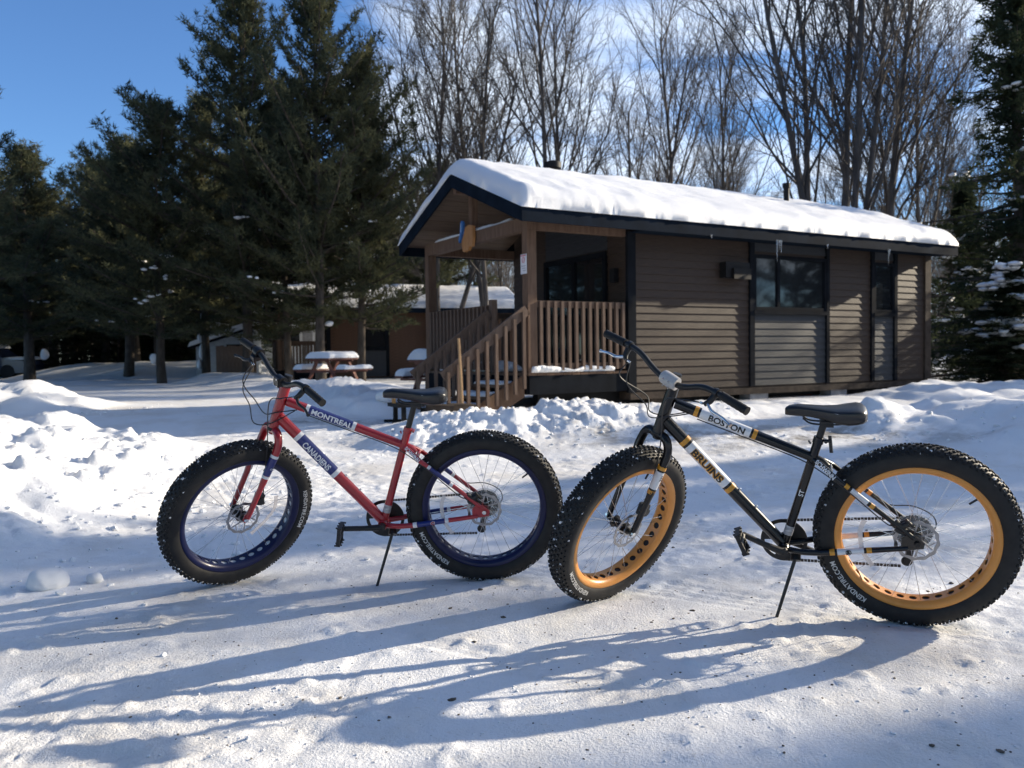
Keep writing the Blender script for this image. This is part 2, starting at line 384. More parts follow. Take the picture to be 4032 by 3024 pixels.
def axis_steps(a, b, step, lo, hi, g1, mid_lo, mid_hi, g2):
    c = list(np.arange(a, b, step)); s_ = step; p = c[-1]
    while p < hi:
        s_ *= g1 if p < mid_hi else g2; p += s_; c.append(p)
    s_ = step; p = c[0]; l = []
    while p > lo:
        s_ *= g1 if p > mid_lo else g2; p -= s_; l.append(p)
    return np.array(l[::-1] + c)
gx = axis_steps(-2.7, 2.7, .018, -600, 600, 1.02, -9, 9, 1.08)
gy = axis_steps(1.25, 7.2, .018, -60, 700, 1.012, 1.24, 16, 1.06)
GX, GY = np.meshgrid(gx, gy)
GZ, PK, SCR = terrain(GX, GY)
nx, ny = len(gx), len(gy)
idx = np.arange(nx * ny).reshape(ny, nx)
Fq = np.stack([idx[:-1, :-1], idx[:-1, 1:], idx[1:, 1:], idx[1:, :-1]], -1).reshape(-1, 4)
gme = np_mesh('ground', np.stack([GX, GY, GZ], -1).reshape(-1, 3), Fq, SNOW_G, True)
for nm, arr in (('packed', PK), ('scraped', SCR)):
    at = gme.attributes.new(nm, 'FLOAT', 'POINT'); at.data.foreach_set('value', arr.astype(np.float32).ravel())
ground = link('ground', gme)
tag(ground, 'snow-covered yard with a packed icy drive and ploughed banks', 'ground', kind='structure')

# ------------------------------------------------------------------ cabins
def plank_mesh(cache, w, h, material):
    """One clapboard: wedge section, thin at the top, thick at the bottom; length along x."""
    k = (round(w, 3), round(h, 3), material.name)
    if k not in cache:
        b = MB(); t, lo = .006, .021
        P = [(-w / 2, 0, 0), (w / 2, 0, 0), (w / 2, -lo, 0), (-w / 2, -lo, 0), (-w / 2, 0, h + .012), (w / 2, 0, h + .012), (w / 2, -t, h + .012), (-w / 2, -t, h + .012)]
        b.add(P, [(3, 2, 1, 0), (4, 5, 6, 7), (3, 7, 6, 2), (0, 1, 5, 4), (0, 4, 7, 3), (1, 2, 6, 5)])
        cache[k] = b.mesh('plank', material, 0)
    return cache[k]
PLANKS = {}
def siding(parent, u0, u1, z0, z1, v, material, exp=.112, front=False):
    """Rows of clapboards on the long side (outward -v) or, with front, on the porch wall (outward -u)."""
    n = max(1, int(round((z1 - z0) / exp))); e = (z1 - z0) / n; me = plank_mesh(PLANKS, u1 - u0, e, material)
    for i in range(n):
        o = link('plank', me, parent)
        if front: o.location = (v, (u0 + u1) / 2, z0 + i * e); o.rotation_euler = (0, 0, -math.pi / 2)
        else: o.location = ((u0 + u1) / 2, v, z0 + i * e)
def window(parent, u0, u1, z0, z1, v, split=None, front=False):
    def P(a, b, c): return (b, a, c) if front else (a, b, c)
    w = empty('window', parent=parent)
    f = MB(); t = .055
    for a, b in ((P(u0, v - .035, z0), P(u0 + t, v + .03, z1)), (P(u1 - t, v - .035, z0), P(u1, v + .03, z1)), (P(u0 + t, v - .033, z0), P(u1 - t, v + .03, z0 + t)), (P(u0 + t, v - .033, z1 - t), P(u1 - t, v + .03, z1))):
        f.span(a, b)
    xs = [u0 + t, u1 - t]
    if split:
        f.span(P(split - .03, v - .03, z0 + t), P(split + .03, v + .03, z1 - t)); xs = [u0 + t, split - .03, split + .03, u1 - t]
    f.build('frame', M_TRIM, w, smooth=0)
    for i in range(0, len(xs), 2):
        MB().span(P(xs[i] - .004, v - .004, z0 + t - .004), P(xs[i + 1] + .004, v + .004, z1 - t + .004)).build('pane', M_GLASS, w, smooth=0)
    return w
def roof_z(v, ap, ez, vm, half): return ap - (ap - ez) * abs(v - vm) / half
def snow_cap(name, u0, u1, v0, v1, zfun, T, parent, seed, mat_=None, nu=90, nv=60, rr=.22, rough=1.0):
    """Rounded snow load on a sloping sheet, thick in the middle and rolled over at the edges."""
    def dist(n, a, b):                 # denser towards both edges
        t = np.linspace(0, 1, n); t = .5 - .5 * np.cos(math.pi * t); return a + (b - a) * (t * .6 + np.linspace(0, 1, n) * .4)
    U, Vv = np.meshgrid(dist(nu, u0, u1), dist(nv, v0, v1), indexing='ij')
    du = np.minimum(U - u0, u1 - U); dv = np.minimum(Vv - v0, v1 - Vv)
    prof = lambda d: np.sqrt(np.clip(1 - (1 - np.clip(d / rr, 0, 1)) ** 2, 0, 1))
    e = prof(du) * prof(dv)
    th = T * e * (1 + .28 * fbm(U + seed, Vv, .5, 2)) + e * (.03 * fbm(U + seed, Vv, 3.0, 3)) * rough
    zb = zfun(Vv)
    zt = (zfun(Vv - .14) + zfun(Vv + .14) + zfun(Vv)) / 3
    bul = .045 * (1 - np.clip(dv / .3, 0, 1)) * e ** .5
    jag = .035 * rough * fbm(U * 1.0 + seed, Vv, 8.5, 3) * (1 - np.clip(dv / .22, 0, 1))
    Vt = Vv + np.where(Vv < (v0 + v1) / 2, -1, 1) * (bul + jag * .7)
    Ut = U + .04 * fbm(U, Vv + seed, 3, 2) * (1 - np.clip(du / .25, 0, 1))
    top = np.stack([Ut, Vt, zt * e + zb * (1 - e) + th + .004], -1).reshape(-1, 3)
    bot = np.stack([U, Vv, zb + .003], -1).reshape(-1, 3)
    ix = np.arange(nu * nv).reshape(nu, nv)
    q = lambda I: np.stack([I[:-1, :-1], I[1:, :-1], I[1:, 1:], I[:-1, 1:]], -1).reshape(-1, 4)
    F = [q(ix), q(ix)[:, ::-1] + nu * nv]
    ring = np.concatenate([ix[:, 0], ix[-1, 1:], ix[-2::-1, -1], ix[0, -2:0:-1]]); r2 = np.roll(ring, -1)
    F.append(np.stack([ring, ring + nu * nv, r2 + nu * nv, r2], -1))
    return link(name, np_mesh(name, np.concatenate([top, bot]), np.concatenate(F), mat_ or SNOW, True), parent)

def cabin(origin, rotz, label, spec):
    c = empty('cabin', (origin[0], origin[1], 0), (0, 0, rotz)); tag(c, label, 'cabin')
    W, LEN, P0 = 3.30, 8.70, 1.68                       # width, end of the house, where the house wall begins
    vm, half, ap, ez = W / 2, W / 2 + .35, 3.74, 2.95   # roof sheet: ridge and eave heights
    zf = lambda v: ap - (ap - ez) * np.abs(v - vm) / half
    u0, u1 = -.26, LEN + .2
    # house body
    BR = spec.get('brown', M_BROWN)
    core = MB(); gz_ = lambda v: float(zf(v)) - .05
    core.prism([(.03, .5), (W - .03, .5), (W - .03, gz_(W)), (vm, gz_(vm)), (.03, gz_(0))], P0 + .04, LEN - .02, 'x')
    wall = core.build('wall', BR, c, smooth=0)
    for (a, b, kind, win) in spec['side']:
        m = BR if kind == 'brown' else M_GREY
        if win:
            siding(wall, a, b, .53, win[0] - .06, .03, m); siding(wall, a, b, win[1] + .05, 2.77, .03, m)
            window(c, a - .01, b + .01, win[0], win[1], .022, win[2])
            MB().span((a - .02, -.035, win[0] - .06), (b + .02, .03, win[0] - .002)).build('window_sill', M_TRIM, c, smooth=0)
        else: siding(wall, a, b, .53, 2.77, .03, m)
    for a, b in spec['trim']: MB().span((a, -.022, .52), (b, .031, 2.8)).build('trim_board', M_TRIM, c, smooth=0)
    MB().span((LEN - .17, -.018, .52), (LEN, .031, 2.8)).build('corner_board', M_DARKWOOD, c, smooth=0)
    MB().span((P0 - .02, -.028, .5), (P0 + .12, .032, 2.8)).build('corner_board', M_TRIM, c, smooth=0)
    MB().span((P0 + .02, -.012, .40), (LEN - .01, W, .50)).build('floor_frame', M_DARKWOOD, c, smooth=0)
    # porch wall with the sliding door
    d0, d1 = .52, 2.22
    siding(wall, .05, d0, .84, 2.85, P0 + .04, BR, front=True); siding(wall, d1, W - .03, .84, 2.85, P0 + .04, BR, front=True)
    siding(wall, d0, d1, 2.60, 3.15, P0 + .04, M_GREY, front=True)
    door = empty('sliding_door', parent=c); f = MB(); t = .07; um = (d0 + d1) / 2
    for a, b in (((P0 - .02, d0, .84), (P0 + .05, d0 + t, 2.58)), ((P0 - .02, d1 - t, .84), (P0 + .05, d1, 2.58)), ((P0 - .018, d0 + t, 2.5), (P0 + .05, d1 - t, 2.58)), ((P0 - .018, d0 + t, .84), (P0 + .05, d1 - t, .92)), ((P0 - .014, um - .04, .92), (P0 + .05, um + .04, 2.5))): f.span(a, b)
    f.build('frame', M_TRIM, door, smooth=0)
    for a, b in ((d0 + t, um - .04), (um + .04, d1 - t)): MB().span((P0 + .012, a - .003, .917), (P0 + .02, b + .003, 2.503)).build('pane', M_GLASS, door, smooth=0)
    MB().span((P0 - .04, um + .06, 1.6), (P0 - .02, um + .085, 1.85)).build('handle', M_BLACKMETAL, door, smooth=0)
    MB().box((P0 - .02, .30, 2.2), (.09, .10, .2)).build('porch_lamp', M_BLACKMETAL, c, smooth=0)
    # deck
    for i in range(12):
        MB().span((.005 + i * .14, .0, .785), (.138 + i * .14, W, .82)).build('deck_board', M_POST, c, smooth=0)
    MB().span((0.02, .0, .53), (P0 - .03, .04, .782)).build('deck_skirt', M_TRIM, c, smooth=0)
    MB().span((0.02, W - .04, .53), (P0 - .03, W, .782)).build('deck_skirt', M_TRIM, c, smooth=0)
    MB().span((0.0, .04, .53), (.04, W - .04, .782)).build('deck_skirt', M_TRIM, c, smooth=0)
    # posts, beam, king post
    ps = .14
    for v in (ps / 2, W - ps / 2): MB().span((.01, v - ps / 2, .822), (.01 + ps, v + ps / 2, 2.72)).build('post', M_POST, c, smooth=0)
    MB().span((.012, .0, 2.722), (.138, W, 2.90)).build('beam', M_POST, c, smooth=0)
    MB().span((.02, vm - .05, 2.902), (.12, vm + .05, 3.50)).build('king_post', M_POST, c, smooth=0)
    for v in (.07, W - .07): MB().span((.14, v - .045, 2.73), (P0 - .01, v + .045, 2.88)).build('side_beam', M_POST, c, smooth=0)
    MB().span((u0 + .03, vm - .05, 3.45), (P0 - .01, vm + .05, 3.60)).build('ridge_beam', M_POST, c, smooth=0)
    # roof: soffit boards, sheet, fascia, snow
    nb = 7
    for sgn in (-1, 1):
        for i in range(nb):
            va, vb = vm + sgn * (half - .03) * i / nb, vm + sgn * (half - .03) * ((i + 1) / nb - .006)
            za, zb = float(zf(va)) - .045, float(zf(vb)) - .045
            MB().prism([(va, za), (vb, zb), (vb, zb - .02), (va, za - .02)], u0 + .03, P0 + .03, 'x').build('soffit_board', M_SOFFIT, c, smooth=0)
    MB().prism([(vm - half, ez), (vm, ap), (vm + half, ez), (vm + half, ez - .04), (vm, ap - .04), (vm - half, ez - .04)], u0, u1, 'x').build('roof', M_TRIM, c, smooth=0)
    fh = .19
    for sgn in (-1, 1):
        ve = vm + sgn * (half + .002)
        MB().prism([(ve, ez + .004), (ve + sgn * .03, ez - .008), (ve + sgn * .03, ez - fh), (ve, ez - fh)], u0 - .032, u1 + .032, 'x').build('fascia', M_FASCIA, c, smooth=0)
        MB().prism([(ve - sgn * .002, ez - fh + .02), (vm + sgn * (W / 2), ez - fh + .02), (vm + sgn * (W / 2), ez - fh + .035), (ve - sgn * .002, ez - fh + .035)], P0 + .05, u1 - .02, 'x').build('soffit_board', M_FASCIA, c, smooth=0)
        for uu in (u0 - .033, u1 + .003):
            MB().prism([(vm, ap + .004), (ve, ez + .004), (ve, ez - fh), (vm, ap - fh - .01)], uu, uu + .03, 'x').build('barge_board', M_FASCIA, c, smooth=0)
    sn = snow_cap('roof_snow', u0 - .05, u1 + .05, vm - half - .05, vm + half + .05, zf, spec.get('snow', .24), c, 3.3, nu=150, nv=64, rr=.24)
    tag(sn, 'thick white snow blanket lying on the roof')
    # railings
    def rail(pa, pb, n, ztop=1.79, zbot=.90, parts=True):
        rl = empty('railing', parent=c); pa, pb = Vector(pa), Vector(pb); d = pb - pa; side = Vector((0, 0, 1)).cross(d).normalized()
        MB().beam(pa + Vector((0, 0, ztop - .045)), pb + Vector((0, 0, ztop - .045)), .045, .09).build('top_rail', M_RAIL, rl, smooth=0)
        MB().beam(pa + Vector((0, 0, zbot)), pb + Vector((0, 0, zbot)), .045, .09).build('bottom_rail', M_RAIL, rl, smooth=0)
        bme = MB().span((-.021, -.021, 0), (.021, .021, ztop - zbot + .04)).mesh('baluster', M_RAIL, 0)
        for i in range(n):
            p = pa + d * ((i + .5) / n) + side * (-.044)
            o = link('baluster', bme, rl); o.location = (p.x, p.y, zbot - .05); o.rotation_euler = (0, 0, math.atan2(d.y, d.x))
        return rl
    rail((.15, .045, 0), (P0 - .04, .045, 0), 13)
    rail((.06, W - .14, 0), (.06, 1.10, 0), 16)
    rail((P0 - .04, W - .06, 0), (.15, W - .06, 0), 13)
    MB().span((.01, 1.0, .822), (.10, 1.09, 1.86)).build('newel_post', M_RAIL, c, smooth=0)
    # steps down to the yard
    if spec.get('steps', True):
        st = empty('steps', parent=c); ang = math.atan2(.93, 1.22)
        for i, (ut, zt) in enumerate(((-.17, .665), (-.43, .515), (-.69, .375), (-.95, .25))):
            MB().span((ut - .15, .12, zt - .04), (ut + .13, .98, zt)).build('tread', M_POST, st, smooth=0)
            snow_cap('tread_snow', ut - .14, ut + .125, .16, .95, lambda v, z=zt: np.full_like(v, z), .055, st, i * 3.0, nu=12, nv=30, rr=.06)
        for v in (.09, 1.01):
            MB().prism([(-.02, .80), (-1.12, .22), (-1.12, .02), (-.9, .02), (-.02, .50)], v - .02, v + .02, 'y').build('stringer', M_POST, st, smooth=0)
        for v, ub in ((.02, -1.24), (1.055, -1.20)):
            top = Vector((-.0, v, 1.66)); bot = Vector((ub, v, .80))
            MB().beam(top, bot, .04, .14).build('handrail', M_RAIL, st, smooth=0)
            for i in range(9):
                t_ = .06 + i * .112; p = top.lerp(bot, t_); zb = max(.13, .60 + (p.x + .1) * .50)
                MB().span((p.x - .02, v - .062, zb), (p.x + .02, v - .022, p.z + .02)).build('baluster', M_RAIL, st, smooth=0)
        for v in (.13, .97): MB().span((-1.13, v - .05, .05), (-1.03, v + .05, .36)).build('step_post', M_DARKWOOD, st, smooth=0)
        snow_cap('deck_snow', .05, P0 - .25, .0, .085, lambda v: np.full_like(v, .821), .075, c, 8.0, nu=60, nv=14, rr=.035, rough=2.2)
        snow_cap('deck_snow', .12, .62, 1.15, 2.9, lambda v: np.full_like(v, .821), .13, c, 2.0, nu=20, nv=60, rr=.2)
        snow_cap('beam_snow', .03, .125, .55, 2.95, lambda v: np.full_like(v, 2.901), .04, c, 4.0, nu=8, nv=60, rr=.05)
    for (a, b, z0, z1) in spec.get('vents', ()):
        v_ = MB().span((a, -.12, z0), (b, .02, z1)); v_.span((a + .12, -.17, z0 - .02), (b - .02, -.12, z1 - .10)); v_.build('vent_hood', M_BLACKMETAL, c, smooth=0)
    # underneath: skids and piers
    for uu in (.9, 2.3, 4.3, 6.2, 8.1):
        MB().span((uu - .2, .02, .05), (uu + .2, .42, .398)).build('pier', M_DARKWOOD if uu < 4 else M_CONCRETE, c, smooth=0)
    MB().span((.3, .25, .32), (LEN - .1, .38, .52)).build('chassis_beam', M_BLACKMETAL, c, smooth=0)
    return c, zf

cabO = (.2174, 11.0); cabR = R(30)
main, zf_main = cabin(cabO, cabR, 'dark brown cabin with deep snow on its gabled roof and a railed porch', dict(
    side=[(1.80, 4.07, 'brown', None), (4.17, 5.85, 'grey', (1.72, 2.60, 4.72)), (5.92, 7.01, 'brown', None), (7.09, 7.64, 'grey', (1.72, 2.60, None)), (7.72, 8.53, 'brown', None)],
    trim=[(4.07, 4.17), (5.85, 5.92), (7.01, 7.09), (7.64, 7.72)], vents=[(3.46, 3.96, 2.20, 2.44)], snow=.235))
# bits of the cabin that only this one has
MB().lathe([(.10, 0), (.10, .28), (.135, .30), (.135, .36), (.09, .40), (.09, .46), (.145, .47), (.145, .56), (.03, .60)], 20, 'z', (1.72, 2.0, 3.62)).build('chimney', M_BLACKMETAL, main)
MB().lathe([(.05, 0), (.05, .62), (.07, .62), (.07, .70), (.0, .70)], 14, 'z', (6.2, 1.15, 3.4)).build('vent_pipe', M_BLACKMETAL, main)
for uu, ln in ((4.25, .34), (4.30, .15), (4.34, .20), (6.93, .26), (6.96, .12), (5.4, .08), (2.9, .06)):
    MB().tube([(uu, -.40, 2.775), (uu, -.40, 2.775 - ln * .5), (uu, -.40, 2.775 - ln)], [.014, .009, .002], 7).build('icicle', M_ICE, main)

def cab_w(u, v, z): return Vector((cabO[0] + u * math.cos(cabR) - v * math.sin(cabR), cabO[1] + u * math.sin(cabR) + v * math.cos(cabR), z))
# notice fixed to the post
M_NOTICE = mat('notice_print', (.72, .72, .75), .5, vary=.03)
M_PINK = mat('notice_red_print', (.62, .22, .24), .5, vary=.05)
nsg = empty('notice_sign', cab_w(-.006, .07, 2.27), (0, 0, cabR)); tag(nsg, 'small white notice with a red ring nailed to the porch post', 'sign')
MB().span((-.004, -.075, -.13), (.002, .075, .13)).build('board', M_NOTICE, nsg, smooth=0)
rg = MB(); rg.lathe([(.028, -.006), (.040, -.006), (.040, -.0045), (.028, -.0045)], 24, 'x', (0, 0, .055), True); rg.beam((-.0055, -.026, .081), (-.0055, .026, .029), .01, .0015, up=(1, 0, 0)); rg.build('ring_mark', M_PINK, nsg, smooth=0)
MB().span((-.006, -.065, .103), (-.0045, .065, .121)).build('printed_band', M_PINK, nsg, smooth=0)
for k in range(3): MB().span((-.006, -.055, -.03 - k * .03), (-.0045, .055 - .02 * k, -.022 - k * .03)).build('printed_line', mat('notice_grey_print', (.3, .3, .33), .6, vary=.1), nsg, smooth=0)
# carved plaque with a blue bird on the beam
plq = empty('wooden_plaque', cab_w(-.004, 1.62, 2.80), (0, 0, cabR)); tag(plq, 'orange wooden cut-out with a blue bird, hung on the porch beam', 'plaque')
prof = [(-.18, .17), (-.05, .20), (.06, .17), (.10, .10), (.16, .03), (.18, -.08), (.15, -.17), (.09, -.19), (.05, -.17), (-.02, -.18), (-.07, -.12), (-.15, -.13), (-.18, -.02)]
MB().prism(prof, -.05, -.002, 'x').build('board', mat('orange_wood', (.36, .16, .05), .6, base2=(.48, .23, .08), vscale=9, stretch=(1, 4, 1)), plq, smooth=0)
bird = [(.06, .20), (.07, .26), (.11, .28), (.145, .25), (.15, .19), (.17, .10), (.22, .0), (.20, -.04), (.15, .02), (.10, .10)]
MB().prism(bird, -.085, -.052, 'x').build('bird', mat('blue_paint', (.02, .10, .30), .5, base2=(.04, .17, .42), vscale=14), plq, smooth=0)
MB().prism([(.115, .24), (.13, .24), (.145, .12), (.12, .10)], -.09, -.0855, 'x').build('wing_patch', mat('pale_blue_paint', (.35, .5, .72), .5, vary=.1), plq, smooth=0)

# second cabin, further back
M_BROWN2 = mat('warm_brown_siding', (.105, .056, .033), .62, spec=.3, vary=.25, vscale=6, stretch=(1, 1, 14))
c2, _ = cabin((-8.0, 28.3), R(19), 'smaller-looking brown cabin with snowy roof behind the pine trunks', dict(
    side=[(1.80, 2.85, 'brown', None), (2.95, 3.75, 'grey', (1.50, 2.45, None)), (3.85, 8.53, 'brown', None)],
    trim=[(2.85, 2.95), (3.75, 3.85)], vents=[(5.35, 5.75, 1.85, 2.1)], snow=.22, steps=False, brown=M_BROWN2)); c2.location.z = -.15
fn = empty('plank_fence', (-8.6, 27.6, 0), (0, 0, R(-8))); tag(fn, 'weathered upright plank fence beside the farther cabin porch', 'fence')
pme = MB().span((-.068, -.012, .12), (.068, .012, 1.5)).mesh('plank', M_RAIL, 0)
for i in range(10):
    o = link('plank', pme, fn); o.location = (-1.25 + i * .142, 0, .02 * math.sin(i * 2.3)); o.rotation_euler = (0, 0, .02 * math.sin(i * 5.1))
for z in (.5, 1.25): MB().span((-1.32, .014, z - .04), (.12, .05, z + .04)).build('fence_rail', M_RAIL, fn, smooth=0)

# ------------------------------------------------------------------ picnic tables and yard things
def picnic_table(loc, rz, label, seed):
    t = empty('picnic_table', (loc[0], loc[1], gz(*loc) - .04), (0, 0, rz)); tag(t, label, 'table', 'snow-capped picnic tables')
    for i in range(6): MB().span((-.60, -.37 + i * .125, .71), (.60, -.255 + i * .125, .745)).build('top_plank', M_REDWOOD, t, smooth=0)
    for s_ in (-1, 1):
        MB().span((-.58, s_ * .72 - .13, .42), (.58, s_ * .72 + .13, .455)).build('bench', M_REDWOOD, t, smooth=0)
        for q in (-1, 1): MB().beam((s_ * .42, q * .16, .70), (s_ * .42, q * .55, .0), .045, .10, up=(1, 0, 0)).build('leg', M_REDWOOD, t, smooth=0)
        MB().span((s_ * .42 - .06, -.84, .375), (s_ * .42 - .025, .84, .418)).build('bench_support', M_REDWOOD, t, smooth=0)
        MB().span((s_ * .42 - .06, -.36, .665), (s_ * .42 - .025, .36, .708)).build('top_support', M_REDWOOD, t, smooth=0)
        snow_cap('bench_snow', -.59, .59, s_ * .72 - .14, s_ * .72 + .14, lambda v: np.full_like(v, .456), .12, t, seed + s_, nu=24, nv=16, rr=.10)
    snow_cap('table_snow', -.62, .62, -.39, .39, lambda v: np.full_like(v, .746), .17, t, seed, nu=30, nv=24, rr=.15)
picnic_table((-4.75, 22.0), R(62), 'red-brown picnic table capped with snow, before the farther cabin wall', 1.0)
picnic_table((-1.12, 14.7), R(40), 'snow-loaded picnic table half hidden behind the porch steps', 5.0)

# low dark trolley with an upright orange board near the steps
tr = empty('sled', (-1.32, 10.2, gz(-1.32, 10.2)), (0, 0, R(25))); tag(tr, 'low dark sled with an upright orange board, in the snow by the steps', 'sled')
MB().span((-.16, -.22, .20), (.18, .22, .245)).build('deck', M_BLACKMETAL, tr, smooth=0)
for s_ in (-1, 1): MB().tube(bez([(-.22, s_ * .17, .02), (.12, s_ * .17, .015), (.24, s_ * .17, .05), (.28, s_ * .17, .16)], 6), .018, 8).build('runner', M_BLACKMETAL, tr)
for s_ in (-1, 1): MB().span((-.1, s_ * .17 - .02, .02), (-.05, s_ * .17 + .02, .20)).build('strut', M_BLACKMETAL, tr, smooth=0)
MB().span((-.15, -.02, .245), (-.125, .07, .42)).build('board', mat('orange_board', (.50, .25, .07), .6, vary=.15), tr, smooth=0)
for i, (x, y, rz) in enumerate(((-.62, 9.95, .5), (-.86, 9.75, .15))):
    b = MB().span((-.16, -.07, 0), (.16, .07, .09)).build('timber_offcut', M_DARKWOOD, smooth=0); b.location = (x, y, gz(x, y) + .02); b.rotation_euler = (.06, .05, rz)
    tag(b, ['dark timber offcut lying in the snow at the foot of the steps', 'dark timber offcut lying in the snow nearest the sled'][i], 'timber')
stake = MB().tube([(0, 0, -.1), (.01, 0, .45), (.015, 0, .98)], [.02, .02, .018], 6).build('wooden_stake', mat('fresh_pine', (.42, .26, .13), .7, vary=.15)); stake.location = cab_w(-1.06, -.16, gz(*cab_w(-1.06, -.16, 0).xy)); stake.rotation_euler = (.0, R(-3), 0)
tag(stake, 'pale wooden stake standing upright in front of the step balusters', 'stake')
rb = empty('red_fuel_can', cab_w(5.5, .5, gz(*cab_w(5.5, .5, 0).xy))); rb.rotation_euler = (0, 0, cabR); tag(rb, 'red plastic container pushed under the cabin floor', 'container')
MB().prism([(-.42, 0), (.42, 0), (.45, .2), (.38, .3), (-.36, .3), (-.45, .22)], -.16, .16, 'y').build('body', mat('red_plastic', (.42, .03, .025), .4, vary=.15), rb, smooth=0)
MB().tube([(.2, 0, .3), (.2, 0, .36)], .05, 12).build('cap', M_BLACKMETAL, rb)

# shed, caravan and car at the edge of the wood
sh = empty('shed', (-11.9, 34.5, .3), (0, 0, R(8))); tag(sh, 'small pale shed with a snowy lean-to roof among the pines', 'shed')
MB().prism([(-1.0, 0), (1.3, 0), (1.3, 2.0), (-1.0, 1.25)], -.8, .9, 'y').build('wall', mat('pale_shed_siding', (.42, .46, .50), .7, vary=.1), sh, smooth=0)
MB().prism([(-1.25, 1.20), (1.45, 2.08), (1.45, 2.14), (-1.25, 1.26)], -1.0, 1.05, 'y').build('roof', M_TRIM, sh, smooth=0)
MB().span((.2, -.83, .05), (.9, -.80, 1.35)).build('door', M_TRIM, sh, smooth=0)
ss = link('roof_snow', MB().prism([(-1.27, 1.265), (1.46, 2.15), (1.42, 2.36), (.2, 1.98), (-1.18, 1.46)], -1.02, 1.07, 'y').mesh('roof_snow', SNOW, 30), sh)
cv = empty('caravan', (-12.4, 43, .3), (0, 0, R(4))); tag(cv, 'white caravan with dark windows glimpsed between the pine trunks', 'caravan')
MB().prism([(-2.9, .45), (3.6, .45), (3.9, 1.2), (3.6, 2.85), (-2.7, 2.85), (-3.1, 1.4)], -1.1, 1.1, 'y').build('body', M_WHITE, cv, smooth=30)
for a, b in ((-2.2, -1.3), (-.2, .5), (.9, 1.6), (2.4, 3.1)): MB().span((a, -1.13, 1.35), (b, -1.101, 2.15)).build('window', M_GLASS, cv, smooth=0)
MB().span((1.75, -1.125, .55), (2.25, -1.101, 2.3)).build('door', M_CONCRETE, cv, smooth=0)
for x in (-.4, .5): MB().lathe([(.0, -1.12), (.30, -1.12), (.33, -1.08), (.33, -.92), (0, -.92)], 20, 'y', (x, 0, .33)).build('wheel', M_BLACKMETAL, cv)
snow_cap('roof_snow', -2.75, 3.65, -1.1, 1.1, lambda v: np.full_like(v, 2.852), .3, cv, 2.2, nu=40, nv=20)
ca = empty('parked_car', (-23.2, 36.5, .32), (0, 0, R(6))); tag(ca, 'parked dark blue car under a coat of snow at the wood edge', 'car')
MB().prism([(-2.1, .25), (2.1, .25), (2.15, .6), (1.95, .78), (1.2, .85), (.6, 1.32), (-1.1, 1.36), (-1.75, .92), (-2.12, .85)], -.82, .82, 'y').build('body', mat('navy_paint', (.01, .02, .06), .3, coat=.6, vary=.1), ca, smooth=30)
for a, b in ((-.95, -.25), (-.15, .5)): MB().prism([(a, .88), (b, .88), (b - .05, 1.22), (a + .08, 1.25)], -.835, -.822, 'y').build('window', M_GLASS, ca, smooth=0)
for x in (-1.3, 1.3):
    MB().lathe([(.0, -.84), (.29, -.84), (.32, -.80), (.32, -.62), (0, -.62)], 20, 'y', (x, 0, .31)).build('wheel', M_BLACKMETAL, ca)
snow_cap('roof_snow', -1.2, .75, -.8, .8, lambda v: np.full_like(v, 1.34), .2, ca, 1.2, nu=24, nv=20)
snow_cap('bonnet_snow', .95, 2.1, -.78, .78, lambda v: np.full_like(v, .82), .14, ca, 5.2, nu=20, nv=20)

# ------------------------------------------------------------------ trees
def frusta(segs, n):
    """Tapered tube pieces (p0, p1, r0, r1) as one vertex/quad set."""
    S = np.array([[*a, *b, c, d] for a, b, c, d in segs], float)
    p0, p1, r0, r1 = S[:, :3], S[:, 3:6], S[:, 6], S[:, 7]
    d = p1 - p0; d /= np.linalg.norm(d, axis=1)[:, None] + 1e-9
    h = np.where(np.abs(d[:, 2:3]) < .9, np.array([[0, 0, 1.]]), np.array([[1., 0, 0]]))
    a = np.cross(h, d); a /= np.linalg.norm(a, axis=1)[:, None]; b = np.cross(d, a)
    w = 2 * np.pi * np.arange(n) / n
    ring = np.cos(w)[None, :, None] * a[:, None] + np.sin(w)[None, :, None] * b[:, None]
    V = np.concatenate([p0[:, None] + ring * r0[:, None, None], p1[:, None] + ring * r1[:, None, None]], 1).reshape(-1, 3)
    i = np.arange(len(S))[:, None] * 2 * n + np.arange(n)[None]; j = np.arange(len(S))[:, None] * 2 * n + (np.arange(n)[None] + 1) % n
    return V, np.stack([i, j, j + n, i + n], -1).reshape(-1, 4)
def merge(parts):
    V = []; F = []; o = 0
    for v, f in parts: V.append(v); F.append(f + o); o += len(v)
    return np.concatenate(V), np.concatenate(F)
def blades(C, D, rs, per, ln, wd):
    """Tufts of narrow needle blades fanned around direction D at centres C."""
    n = len(C); C = np.repeat(C, per, 0); D = np.repeat(D, per, 0)
    d = D * .75 + rs.normal(0, .62, (n * per, 3)); d /= np.linalg.norm(d, axis=1)[:, None]
    s = np.cross(d, rs.normal(0, 1, (n * per, 3))); s /= np.linalg.norm(s, axis=1)[:, None]
    l = ln * rs.uniform(.6, 1.25, (n * per, 1)); w = wd * rs.uniform(.6, 1.3, (n * per, 1))
    b = C + rs.normal(0, ln * .22, (n * per, 3))
    V = np.stack([b - s * w * .5, b + s * w * .5, b + d * l], 1).reshape(-1, 3)
    return V, np.arange(n * per * 3).reshape(-1, 3)
def bend_trunk(rs, h, r, n=10, lean=.03):
    z = np.linspace(-.4, h, n); off = np.cumsum(rs.normal(0, lean, (n, 2)), 0); off -= off[1]
    return [(np.array([off[i, 0], off[i, 1], z[i]]), r * max(.05, (1 - max(z[i], 0) / h) ** .85) * (1.18 if i == 0 else 1)) for i in range(n)]
